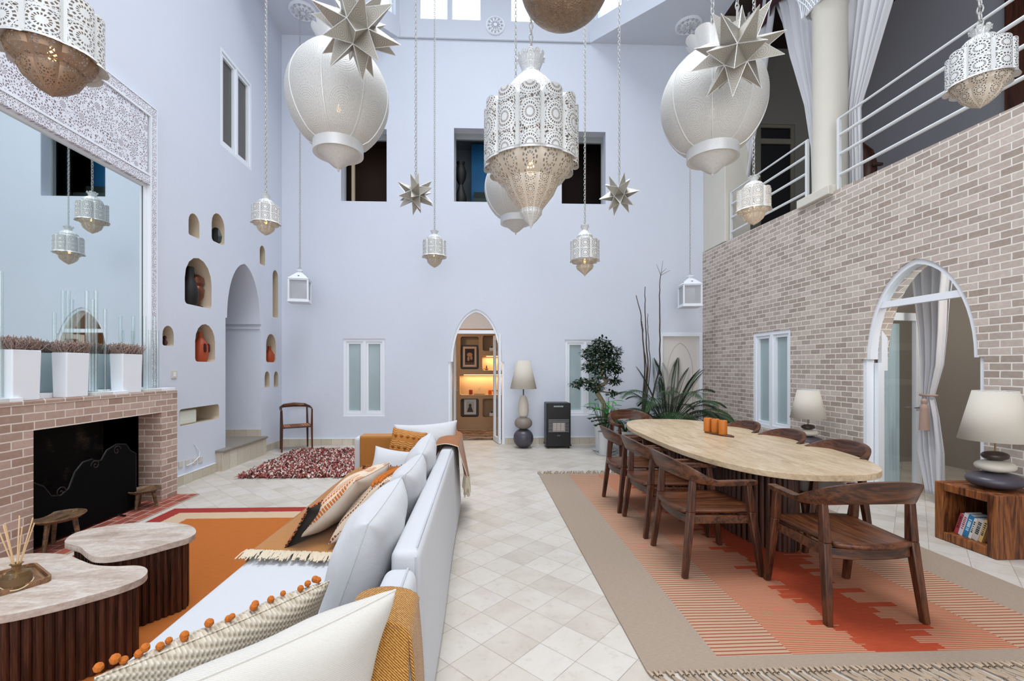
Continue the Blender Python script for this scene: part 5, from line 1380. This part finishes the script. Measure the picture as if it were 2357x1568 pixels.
# areca palm
t = potplant('potted_palm', 'large potted palm with arching fronds in the back right corner', 'potted plant', 3.28, 7.75, .19, .24, .48)
def frond(a, elev, ln, droop):
    m = M(); p = Vector((cos(a)*.05, sin(a)*.05, .44)); d = Vector((cos(a)*cos(elev), sin(a)*cos(elev), sin(elev))); n = 26; pts = []
    for i in range(n+1):
        pts.append(p.copy()); p = p+d*(ln/n); d = (d+Vector((0, 0, -droop*(i/n)**1.3/n*2.2))).normalized()
    m.tube(pts, [.008*(1-.8*i/n)+.0012 for i in range(n+1)], 5)
    for i in range(8, n+1):
        dd = (pts[i]-pts[i-1]).normalized(); s_ = dd.cross(Vector((0, 0, 1)))
        if s_.length < .05: s_ = Vector((-sin(a), cos(a), 0))
        s_.normalize(); f = (i-8)/(n-8); ll = .26*(sin(pi*(.15+.8*f)))**.8*ln
        for sg in (-1, 1):
            for h in (0, .33, .66):
                q_ = pts[i]+dd*(h*ln/n); e = (s_*sg*(1.2-.3*f)+dd*(.55+.6*f)+Vector((0, 0, -.18))).normalized()
                w_ = .012; k = e.cross(Vector((0, 0, 1))).normalized() if abs(e.z) < .98 else Vector((1, 0, 0))
                tip = q_+e*ll+Vector((0, 0, -.25*ll))
                mid = q_+e*ll*.5+Vector((0, 0, -.03*ll))
                m.add([q_, mid+k*w_/1.6, mid-k*w_/1.6, tip], [(0, 1, 2), (1, 3, 2)])
    return m
for k in range(48):
    a = k*2.399+rnd(-.3, .3)
    if k < 14: el, ln, dr = rnd(1.15, 1.5), rnd(1.0, 1.2), rnd(.5, 1.1)
    elif k < 28: el, ln, dr = rnd(.8, 1.15), rnd(1.0, 1.25), rnd(1.6, 2.8)
    else: el, ln, dr = rnd(.45, .8), rnd(.85, 1.15), rnd(1.2, 2.2)
    if sin(a) > .35: ln *= .75
    frond(a, el, ln, dr).build('frond', m_leafp, t, smooth=0, fixn=False)
t = thing('branch_pot', 'white pot holding tall bare branches behind the palm', 'pot', (3.05, 8.42, 0))
M().lathe([(0, 0), (.14, 0), (.18, .4), (.165, .4), (.15, .34), (0, .34)], 32, cap=False).build('pot', m_pot, t); M().lathe([(.155, .34), (0, .35)], 20, cap=False).build('gravel', bpy.data.materials['soil'], t)
m_br = plain('dry_branch', '4f4038', .9, var=.3, bscale=40)
def wand(pts, r0, label, twigs=()):
    q_ = [Vector((3.05+rnd(-.04, .04), 8.42, .40))]+[P(px, py, Y=8.3) for px, py in pts]
    q_[0].x = 3.05+(q_[1].x-3.05)*.25
    m = M()
    fine = []
    for i in range(len(q_)-1):
        for k in range(4): fine.append(q_[i].lerp(q_[i+1], k/4)+Vector((rnd(-.008, .008), rnd(-.01, .01), 0)))
    fine.append(q_[-1]); n = len(fine)
    m.tube(fine, [r0*(1-.65*i/n) for i in range(n)], 7)
    o = tag(m.build('dried_branch', m_br), label, 'branch', 'bare branches behind the palm')
    for a, b in twigs: M().tube([P(*a, Y=8.3), P(*b, Y=8.3)], [.005, .002], 5).build('twig', m_br, o)
wand([(1485, 850), (1478, 760), (1474, 715), (1464, 680)], .017, 'leftmost tall bare branch behind the palm')
wand([(1489, 850), (1481, 790), (1479, 750), (1476, 738)], .011, 'short thin bare branch right of the leftmost one')
wand([(1492, 850), (1487, 770), (1484, 700), (1485, 660)], .016, 'second tallest bare branch behind the palm')
wand([(1497, 850), (1493, 790), (1490, 740), (1491, 722)], .011, 'short thin bare branch right of the second tallest')
wand([(1518, 850), (1519, 760), (1518, 680), (1521, 632)], .018, 'tallest bare branch ending in a fork of twigs', [((1521, 634), (1511, 608)), ((1521, 634), (1526, 600)), ((1521, 634), (1543, 622)), ((1521, 630), (1534, 618))])
# ---------------------------------------------------------------- pottery and small things in the left wall
def Q(px, py, X=-3.92): return P(px, py, X=X)
v = Q(438, 697)
t = thing('carved_jug', 'dark jug beside a bronze carved head in the large upper niche', 'jug', (-3.93, v.y, 2.325))
M().lathe([(.07, 0), (.10, .05), (.11, .18), (.08, .32), (.05, .40), (.055, .52), (.05, .53)], 20).build('body', m_black, t)
M().tube([(0, .05, .50), (0, .12, .42), (0, .11, .28), (0, .08, .2)], .014, 8).build('handle', m_black, t)
v = Q(453, 690)
t = thing('bronze_sculpture', 'bronze carved head in the large upper niche', 'sculpture', (-3.96, v.y+.05, 2.325))
M().lathe([(.05, 0), (.055, .1), (.09, .16), (.10, .25), (.075, .30), (.10, .34), (.09, .42), (.04, .46), (0, .47)], 18, lobes=5).build('head', plain('bronze', '7a4a34', .35, .8), t)
M().box(-.06, .06, -.06, .06, -.0, .03).build('plinth', m_black, t, smooth=0)
v = Q(500, 550)
t = thing('dark_stone_sculpture', 'dark green stone sculpture in the right upper niche', 'sculpture', (-3.93, v.y+.02, 3.30))
m = M().lathe([(.05, 0), (.10, .06), (.11, .14), (.09, .22), (.06, .28), (0, .30)], 12, sy=.8); m.build('body', plain('dark_green_stone', '2b3533', .4, var=.3, bscale=20), t, smooth=.2)
M().box(-.05, .05, -.05, .05, -.0, .012).build('plinth', m_black, t, smooth=0)
m_terra = plain('terracotta_orange', 'a8431f', .5, var=.15, bscale=30)
v = Q(461, 830)
t = thing('pottery_vase', 'tall orange pottery vase with two slots in the lower niche', 'vase', (-3.92, v.y, 1.577))
M().lathe([(.08, 0), (.085, .02), (.10, .10), (.10, .22), (.06, .30), (.03, .34), (.03, .41), (.033, .415)], 24).build('body', m_terra, t)
m = M()
for sy_ in (-1, 1): m.lathe([(0, -.07), (.018, -.05), (.022, 0), (.018, .05), (0, .07)], 10, c=(.087, sy_*.04, .19), cap=False)
m.build('slot', plain('dark_slot', '3a1208', .9), t)
v = Q(620, 830)
t = thing('pottery_bottle', 'small orange pottery bottle in the niche right of the arch', 'bottle', (-3.91, v.y-.02, 1.593))
M().lathe([(.08, 0), (.09, .06), (.09, .14), (.05, .2), (.028, .24), (.028, .29), (.032, .295)], 24).build('body', m_terra, t)
M().lathe([(.022, .29), (.022, .24)], 12).build('mouth', bpy.data.materials['dark_slot'], t)
v = Q(380, 794)
t = thing('small_dark_figure', 'small dark figure in the niche beside the mirror', 'figurine', (-3.91, v.y, 1.763))
M().lathe([(.035, 0), (.045, .04), (.03, .08), (.035, .11), (.015, .14), (.02, .165), (0, .175)], 14).build('body', plain('dark_red_brown', '4a241c', .4), t); M().lathe([(.045, 0), (.045, .008)], 14).build('base', m_black, t)
v = P(413, 960, X=-3.82); u = P(455, 960, X=-3.82)
t = thing('white_box', 'white rounded box pushed into the long low niche', 'box', (-3.86, (v.y+u.y)/2, .752))
M().box(-.03, .03, -(u.y-v.y)/2+.012, (u.y-v.y)/2, .0, .185).build('body', plain('cream_plastic', 'd9dccf', .5), t, smooth=0, bevel=.02); M().box(.028, .031, -.12, .12, .06, .065).build('seam_line', m_trim, t, smooth=0)
def plate(name, px, py, w_, h, label, X=-3.8, holes=0):
    v = P(px, py, X=X)
    t = thing(name, label, 'switch' if 'switch' in name else 'socket', (X, v.y, v.z))
    M().box(0, .01, -w_/2, w_/2, -h/2, h/2).build('plate', plain('ivory_plate', 'cfc9bf', .5) if not bpy.data.materials.get('ivory_plate') else bpy.data.materials['ivory_plate'], t, smooth=0, bevel=.002)
    if holes: M().lathe([(.022, 0), (.022, .004), (.018, .005), (0, .005)], 16).build('outlet', plain('outlet_grey', '8d877c', .5) if not bpy.data.materials.get('outlet_grey') else bpy.data.materials['outlet_grey'], t).rotation_euler = (0, pi/2, 0)
    else: M().box(.01, .014, -.02, .02, -.028, .028).build('rocker', m_trim, t, smooth=0)
    return t
plate('light_switch', 400, 862, .1, .1, 'square light switch between mirror and large niches')
for i, (px, lb) in enumerate(((415, 'wall socket nearest the fireplace'), (431, 'second wall socket from the fireplace'), (447, 'wall socket with the cable plugged in'), (461, 'wall socket farthest from the fireplace'))):
    plate('wall_socket', px, 1069-i*3.6, .08, .08, lb, holes=1)
tag(M().tube([P(448, 1062, X=-3.785), P(458, 1052, X=-3.78), P(460, 1040, X=-3.78), P(452, 1030, X=-3.79), P(447, 1022, X=-3.798)], .005, 6).tube([P(430, 1072, X=-3.77), P(440, 1068, X=-3.77), P(447, 1064, X=-3.78)], .006, 6).build('cable', m_trim), 'thin cable running up from the wall sockets', 'cable')
v = P(1639, 934, X=4.43)
t = thing('light_switch', 'white light switch on the brick wall near the back corner', 'switch', (4.41+(YB-v.y)*.02, v.y, v.z))
M().box(-.01, 0, -.04, .04, -.05, .05).build('plate', m_trim, t, smooth=0, bevel=.002); M().box(-.014, -.009, -.02, .02, -.03, .03).build('rocker', bpy.data.materials['ivory_plate'], t, smooth=0)
# ---------------------------------------------------------------- tied curtain and tassel inside the arched side door
cx = 5.02
rows = [(2.62, 4.22, 4.74), (2.3, 4.27, 4.72), (1.9, 4.34, 4.70), (1.5, 4.44, 4.66), (1.2, 4.50, 4.66), (.9, 4.46, 4.70), (.5, 4.42, 4.74), (.02, 4.38, 4.72)]
def crx(pts, X): return [(P((a+b)/2, y, X=X).z, P(b, y, X=X).y, P(a, y, X=X).y) for y, a, b in pts]
rows = crx([(628, 2100, 2192), (700, 2108, 2180), (760, 2116, 2176), (840, 2122, 2168), (912, 2126, 2148), (960, 2116, 2160), (1040, 2115, 2172), (1140, 2136, 2172)], cx)
rows = [(2.85, rows[0][1]-.03, rows[0][2]+.03)]+rows
curtain('tied_curtain', 'white curtain tied back inside the arched brick wall door', rows, cx, 4, .045, m_sheer)
v = P(2137, 912, X=cx)
t = thing('curtain_tassel', 'pink beige tassel tieback on the tied curtain', 'tassel', (cx-.10, v.y-.05, 0))
M().tube([(.1+.052*cos(a*pi/8), .05+.085*sin(a*pi/8), v.z+.01) for a in range(16)], .012, 6, closed=True).build('tie_rope', plain('rope_pink', 'ab9084', .9), t)
zt_ = P(2152, 928, X=cx-.1).z
M().lathe([(.01, zt_+.04), (.028, zt_+.02), (.03, zt_), (.022, zt_-.02), (.034, zt_-.04), (.035, zt_-.07)], 16).build('tassel_head', bpy.data.materials['rope_pink'], t)
m = M()
for k in range(26): a = k*2*pi/26; m.tube([(.03*cos(a), .03*sin(a), zt_-.06), (.042*cos(a), .042*sin(a), zt_-.30-rnd(0, .02))], .006, 4)
m.build('tassel_strands', bpy.data.materials['rope_pink'], t)
# ---------------------------------------------------------------- hanging lanterns
m_lat = lattice('pierced_white_metal', 'dfe1e0', .15, .45)
m_latc = lattice('pierced_white_cylinder', 'dfe1e0', .15, .45, petals=22, rings=50, voff=.5)
m_latw = lattice('pierced_white_bowl', 'cfc4b4', .2, .45, petals=12, rings=44, hole_in=.36)
m_latb = lattice('pierced_aged_bowl', '9a7f68', .4, .45, petals=12, rings=44, hole_in=.4)
m_egg = filigree('engraved_silver_white', 'd3d3cf', 150, .10, metal=.1)
m_ring = plain('silver_white_band', 'dcdddc', .4, .35, bump=.3, bscale=140)
m_silver = filigree('star_silver_white', 'bdb9ae', 60, .02, metal=.55, dark=.65)
m_chain = plain('white_chain', 'b9b9b6', .45, .3)
m_bulb = plain('warm_bulb', 'ffd9a0', .3, emit='ffc070', estr=10)
def chain(t, z0, z1, k=.05, x=0, y=0, cord=True):
    m = M(); n = int((z1-z0)/(k*.78)); r = k*.085
    for i in range(n):
        z = z0+(i+.5)*k*.78
        a = (i % 2)*pi/2; ca, sa = cos(a), sin(a)
        m.tube([(x+ca*k*.27*cos(q), y+sa*k*.27*cos(q), z+k*.5*sin(q)) for q in [j*pi/4 for j in range(8)]], r, 4, closed=True)
    m.build('chain', m_chain, t, smooth=0)
    if cord: M().tube([(x+.012, y+.008, z0), (x+.016, y-.008, (z0+z1)/2), (x+.01, y, z1)], .003, 5).build('cord', m_chain, t)
def bulb(t, z, power=0, r=.03):
    M().lathe([(r*.4, z+r*2.2), (r*.45, z+r*1.4), (r, z), (r*.7, z-r*.8), (0, z-r)], 14).build('light_bulb', m_bulb, t)
    if power:
        l = point('bulb_light', (0, 0, z), power, (1, .72, .42), r*1.2); l.parent = t
def lant(name, label, pos, R_, segs, ztop, group=None, lit=0, chain_k=.05, rz=0, bulbz=None, hk=.62):
    "segs: list of (part, material, lobes, profile in units of R, panels)"
    t = thing(name, label, 'lantern', pos, rz, group)
    zt = 0
    for nm, mt, lb, prof, pan in segs:
        pr = [(p[0]*R_, p[1]*R_)+tuple(([p[2]] if len(p) > 2 else [])+([p[3]*R_] if len(p) > 3 else [])) for p in prof]
        seg = lb*8 if lb else 40
        m = M().lathe(pr, seg, lobes=lb, cap=False, panels=pan)
        # normalise v so that one pattern row fills the segment
        L = max(u[1] for u in m.uv.values()) or 1
        rows_ = max(1, round(L/(2*pi*max(p[0] for p in pr)/pan)))
        m.uv = {k: (u[0], u[1]/L*rows_) for k, u in m.uv.items()}
        m.build(nm, mt, t, smooth=.5, fixn=False)
        zt = max(zt, max(p[1] for p in pr))
    chain(t, zt-.02, ztop-pos[2], chain_k)
    if bulbz is not None: bulb(t, bulbz*R_, lit, R_*.1)
    return t
def crown(z0, z1, r0, r1, n=10):
    "zigzag flared crown as profile with lobe dz"
    return [(r0, z0), (r0*1.02, z0+(z1-z0)*.3), (r1*.9, z0+(z1-z0)*.75, 0, 0), (r1, z1-.12, 0, .12)]
# type a: fluted two tier lantern with pointed bowl (bottom tip at z=0)
def type_a(bowl=None):
    b = bowl or m_latw
    return [('crown', m_lat, 8, crown(2.75, 3.1, .22, .34), 8),
            ('dome', m_lat, 8, [(.62, 2.3, .04), (.60, 2.45, .04), (.45, 2.65), (.22, 2.78)], 8),
            ('shoulder', m_ring, 8, [(.86, 2.16, .14, .06), (.62, 2.3, .04)], 8),
            ('fluted_body', m_lat, 8, [(.86, 1.02, .14, -.06), (.86, 2.16, .14, .06)], 8),
            ('flared_rim', m_ring, 8, [(.74, 1.08, .05, 0), (.88, 1.0, .16, -.04), (.93, .94, .14, -.05)], 8),
            ('bowl', b, 8, [(.78, 1.10, .05), (.80, .98, .07), (.74, .82, .08), (.56, .66, .05)], 8),
            ('pointed_tip', b, 8, [(.56, .72, .07), (.58, .58, .08), (.50, .40, .08), (.28, .18, .05), (.10, .07), (.03, .03), (.0, 0)], 8)]
def type_d():
    return [('crown', m_lat, 8, crown(3.15, 3.5, .20, .32), 8),
            ('dome', m_lat, 8, [(.50, 2.62, .05), (.52, 2.75, .05), (.40, 2.95), (.2, 3.18)], 8),
            ('collar', m_ring, 0, [(.60, 2.50), (.62, 2.58), (.50, 2.64)], 8),
            ('shoulder', m_ring, 8, [(.86, 2.38, .14, .05), (.60, 2.50, .02)], 8),
            ('fluted_body', m_lat, 8, [(.86, 1.15, .14, -.05), (.86, 2.38, .14, .05)], 8),
            ('flared_rim', m_ring, 8, [(.74, 1.15, .05, 0), (.90, 1.06, .13, -.04)], 8),
            ('bowl', m_latw, 8, [(.80, 1.12, .03), (.72, .95, .04), (.50, .84, .02)], 8),
            ('pointed_bulb', m_latw, 8, [(.44, .86), (.56, .72, .06), (.50, .52, .05), (.22, .26), (.08, .12), (.03, .06), (0, 0)], 8)]
def loc(px, pybot, D_): v = P(px, pybot, D=1); d = ray(px, pybot); k = D_/(d.x*_s+d.y*_c); return (d.x*k, d.y*k, d.z*k+HC)
ZT = ZD
G = 'small pierced metal lanterns'
lant('moroccan_lantern', 'large pierced lantern with a brown scalloped underside, top left corner', loc(120, 224, 2.9), .265, type_a(m_latb), ZC, None, 1.2, .06, R(10), 1.0)
lant('moroccan_lantern', 'small pierced lantern hanging beside the left wall window', loc(612, 543, 5.72), .168, type_a(), ZC, G, .3, .045, 0, 1.0)
lant('moroccan_lantern', 'small pierced lantern hanging left of centre above the arched door', loc(1000, 617, 7.67), .205, type_a(), ZT, G, .2, .045, .2, 1.0)
lant('moroccan_lantern', 'pierced lantern with an onion tip hanging right of the chandelier', loc(1346, 637, 6.0), .195, type_d(), ZT, G, .2, .045, .2, 1.0)
lant('moroccan_lantern', 'lit pierced lantern hanging in front of the balcony railing by the pilaster', loc(1735, 519, 5.0), .175, type_a(), ZC, G, 5, .05, .1, 1.2)
lant('moroccan_lantern', 'white pierced lantern hanging before the balcony at the top right', loc(2256, 250, 3.05), .175, type_a(), ZC, G, 0, .06, .3, None)
# chandelier
n = 12
ch = [('crown', m_lat, 12, crown(3.10, 3.50, .19, .30), 12),
      ('neck_cone', m_lat, 12, [(.66, 2.42, .03), (.58, 2.62, .03), (.38, 2.90, .03), (.22, 3.08), (.19, 3.14)], 12),
      ('shoulder', m_ring, 12, [(.87, 2.22, .13, .14), (.64, 2.44)], 12),
      ('fluted_drum', m_latc, 12, [(.87, 1.24, .14, -.06), (.87, 2.24, .14, .14)], 12),
      ('scalloped_rim', m_ring, 12, [(.86, 1.25, .14, -.06), (.86, 1.19, .16, -.07)], 12),
      ('upper_bowl', m_latw, 12, [(.86, 1.28, .02), (.84, 1.12, .02), (.70, .90, .02), (.54, .80)], 12),
      ('lower_bowl', m_latw, 12, [(.57, .88, .02), (.56, .78, .03), (.46, .56, .03), (.28, .32, .02), (.21, .22)], 12),
      ('tip_bulb', m_lat, 12, [(.23, .25, .03), (.22, .16, .04), (.14, .05, .03), (.05, -.04), (.02, -.1), (0, -.14)], 12)]
c_ = loc(1222, 512, 4.3)
lant('moroccan_chandelier', 'big central pierced chandelier of fluted drums above the room', c_, .455, ch, ZT, None, 1, .07, .13, 1.1)
# egg lanterns
def egg(label, pos, Rr, ztop, lit=0, rz=0):
    t = thing('egg_lantern', label, 'lantern', pos, rz, 'egg shaped engraved lanterns')
    pr = []
    for k in range(25):
        f = k/24; z = .52+f*1.95
        # asymmetric oval
        a = (f)*pi; r = sin(a)**.62 if 0 < f < 1 else 0
        r = max(r, 0); rr = .46+(1-.46)*r if f < .5 else .38+(1-.38)*r
        pr.append((rr*Rr, z*Rr, .02))
    m = M().lathe(pr, 96, lobes=8, cap=False, panels=8)
    L_ = max(u[1] for u in m.uv.values()); m.uv = {k: (u[0], u[1]/L_*2.4) for k, u in m.uv.items()}
    m.build('body', m_egg, t, smooth=.8, fixn=False)
    m = M()
    for k in range(8):
        a = 2*pi*k/8; m.tube([(p[0]*1.004*cos(a), p[0]*1.004*sin(a), p[1]) for p in pr], .006, 5)
    m.build('rib', m_ring, t)
    M().lathe([(.43*Rr, .34*Rr), (.50*Rr, .32*Rr), (.50*Rr, .56*Rr), (.46*Rr, .58*Rr)], 48, cap=False).build('bottom_band', m_ring, t)
    m = M().lathe([(.46*Rr, .36*Rr), (.30*Rr, .24*Rr), (.12*Rr, .08*Rr), (0.012, .01), (.008, -.01), (0, -.02)], 48, cap=False, panels=8); m.build('bottom_cone', m_egg, t, smooth=.8, fixn=False)
    m = M().lathe([(.40*Rr, 2.42*Rr), (.34*Rr, 2.52*Rr), (.38*Rr, 2.66*Rr, .05), (.46*Rr, 2.80*Rr, .15, .06*Rr)], 64, lobes=8, cap=False, panels=8); m.build('scalloped_collar', m_ring, t, smooth=.8, fixn=False)
    M().tube([(-.36*Rr, 0, 2.52*Rr), (.36*Rr, 0, 2.52*Rr)], .008, 6).tube([(0, 0, 2.5*Rr), (0, 0, 2.95*Rr)], .012, 6).build('hanging_rod', m_chain, t)
    chain(t, 2.9*Rr, ztop-pos[2], .06)
    bulb(t, 1.25*Rr, lit, .022 if lit < 2 else .032)
    return t
egg('left egg shaped engraved lantern below the big star', loc(779, 392, 4.0), .43, ZT, .3)
egg('right egg shaped engraved lantern with its bulb glowing through', loc(1640, 404, 4.0), .43, ZT, 4, .3)
egg('far egg shaped engraved lantern half hidden behind the chandelier', loc(1187, 538, 6.3), .43, ZT, 1, .2)
# bronze globe at the top edge
v = loc(1300, 48, 3.0)
t = thing('bronze_globe_lantern', 'bronze pierced globe lantern cut by the top edge of the picture', 'lantern', v)
q = N('bronze_mesh'); o = q.tc.outputs['Object']; h = q.n('TexVoronoi', {'Vector': o, 'Scale': 60.0}, feature='DISTANCE_TO_EDGE').outputs[0]
q.base(q.mix(q.noise(o, 30, 4, .7), lin('5a4638'), lin('b39a80'))); q.rough(.35); q.b.inputs['Metallic'].default_value = .6; q.bump(h, .8, .01)
pr = [(.30*sin(a*pi/24)**.9 if a else 0, .27*(1-cos(a*pi/24))) for a in range(25)]
M().lathe(pr, 48, cap=False).build('globe', q.m, t)
M().lathe([(.06, .53), (.08, .56), (.05, .6)], 20, cap=False).build('cap', m_ring, t); chain(t, .56, ZT-v[2], .06)
# stars: twenty spikes on an icosahedron
def star(label, pos, Rr, ztop, rot):
    t = thing('star_lantern', label, 'lantern', pos, 0, 'spiked star lanterns')
    ph = (1+sqrt(5))/2
    V = [Vector(v_).normalized() for v_ in ((-1, ph, 0), (1, ph, 0), (-1, -ph, 0), (1, -ph, 0), (0, -1, ph), (0, 1, ph), (0, -1, -ph), (0, 1, -ph), (ph, 0, -1), (ph, 0, 1), (-ph, 0, -1), (-ph, 0, 1))]
    F = [(0, 11, 5), (0, 5, 1), (0, 1, 7), (0, 7, 10), (0, 10, 11), (1, 5, 9), (5, 11, 4), (11, 10, 2), (10, 7, 6), (7, 1, 8), (3, 9, 4), (3, 4, 2), (3, 2, 6), (3, 6, 8), (3, 8, 9), (4, 9, 5), (2, 4, 11), (6, 2, 10), (8, 6, 7), (9, 8, 1)]
    Rm = Euler(rot).to_matrix(); V = [Rm @ v_ * Rr*.42 for v_ in V]
    ed_ = M()
    for f in F:
        a, b, c2 = (V[i] for i in f); tip = (a+b+c2).normalized()*Rr
        m = M()
        for p_, q_ in ((a, b), (b, c2), (c2, a)):
            m.add([p_, q_, tip], [(0, 1, 2)], [(0, 0), (1, 0), (.5, 1.6)])
            ed_.tube([p_, tip], [.0035, .002], 4)
        m.build('spike', m_silver, t, smooth=0)
    ed_.build('edge_seams', m_ring, t)
    M().tube([(0, 0, Rr*.40), (0, 0, Rr*1.0)], .009, 6).build('hanging_rod', m_chain, t)
    chain(t, Rr*.95, ztop-pos[2], .05)
    return t
star('big spiked star lantern in front of the left egg lantern', loc(820, 68, 3.1), .315, ZT, (.3, .2, .4))
star('big spiked star lantern in front of the right egg lantern', loc(1697, 118, 3.2), .315, ZC, (.1, .35, 1.1))
star('small looking far star lantern left of the chandelier', loc(957, 447, 5.9), .272, ZT, (.2, .5, .2))
star('small looking far star lantern right of the chandelier', loc(1425, 448, 5.9), .272, ZT, (.4, .1, .9))
# square box lanterns
def boxlan(label, pos, ztop, rz):
    t = thing('box_lantern', label, 'lantern', pos, rz, 'square white lanterns near the back corners')
    h = .155; m = M()
    for sx in (-1, 1):
        for sy_ in (-1, 1): m.box(sx*h-.014, sx*h+.014, sy_*h-.014, sy_*h+.014, .03, .40)
    for z0, z1 in ((.03, .055), (.385, .41)):
        m.box(-h, h, -h-.012, -h+.012, z0, z1).box(-h, h, h-.012, h+.012, z0, z1).box(-h-.012, -h+.012, -h, h, z0, z1).box(h-.012, h+.012, -h, h, z0, z1)
    m.build('frame', m_trim, t, smooth=0)
    M().box(-h-.02, h+.02, -h-.02, h+.02, 0, .03).build('base', m_trim, t, smooth=0, bevel=.004)
    q = bpy.data.materials.get('wire_mesh')
    if not q:
        n_ = N('wire_mesh'); o = n_.tc.outputs['Object']; x = n_.n('SeparateXYZ', {0: o})
        g = n_.ma('MAXIMUM', n_.ma('SINE', n_.ma('MULTIPLY', n_.ma('ADD', n_.ma('ADD', x.outputs[0], x.outputs[1]), x.outputs[2]), 300)), n_.ma('SINE', n_.ma('MULTIPLY', n_.ma('SUBTRACT', n_.ma('ADD', x.outputs[0], x.outputs[1]), x.outputs[2]), 300)))
        n_.base(lin('c9cbcf')); tr_ = n_.n('BsdfTransparent', {0: (1, 1, 1, 1)}); mx = n_.n('MixShader', {0: n_.ma('LESS_THAN', g, .55), 1: n_.b.outputs[0], 2: tr_}); n_.t.links.new(mx.outputs[0], n_.out.inputs[0]); q = n_.m
    for a in ((-h, h, -h, -h+.001), (-h, h, h-.001, h), (-h, -h+.001, -h, h), (h-.001, h, -h, h)):
        M().box(*a, .05, .39).build('mesh_side', q, t, smooth=0)
    M().taper((0, 0, .41), (0, 0, .53), h+.02, h+.02, .05, .05).box(-.035, .035, -.035, .035, .53, .57).taper((0, 0, .57), (0, 0, .585), .05, .05, .045, .045).build('roof', m_trim, t, smooth=0)
    m = M().tube([(.035*cos(a*pi/8), 0, .60+.035*sin(a*pi/8)) for a in range(16)], .004, 5, closed=True); m.build('ring_handle', m_chain, t)
    m = M()
    for sx, sy_ in ((0, -1), (1, 0), (0, 1), (-1, 0)):
        m.lathe([(.016, -.001), (.016, .001)], 10, c=(sx*(h-.035), sy_*(h-.035), .47))
    m.build('vent_hole', m_black, t)
    chain(t, .62, ztop-pos[2], .04)
    M().lathe([(.035, .03), (.035, .12), (0, .12)], 16).build('candle', plain('lantern_candle', 'dcd6c8', .6) if not bpy.data.materials.get('lantern_candle') else bpy.data.materials['lantern_candle'], t)
boxlan('square white mesh lantern near the left back corner', loc(690, 698, 8.0), ZC, R(12))
boxlan('square white mesh lantern near the right back corner', loc(1588, 708, 8.35), ZC, R(-8))
# ---------------------------------------------------------------- labels for structures that have none are not needed
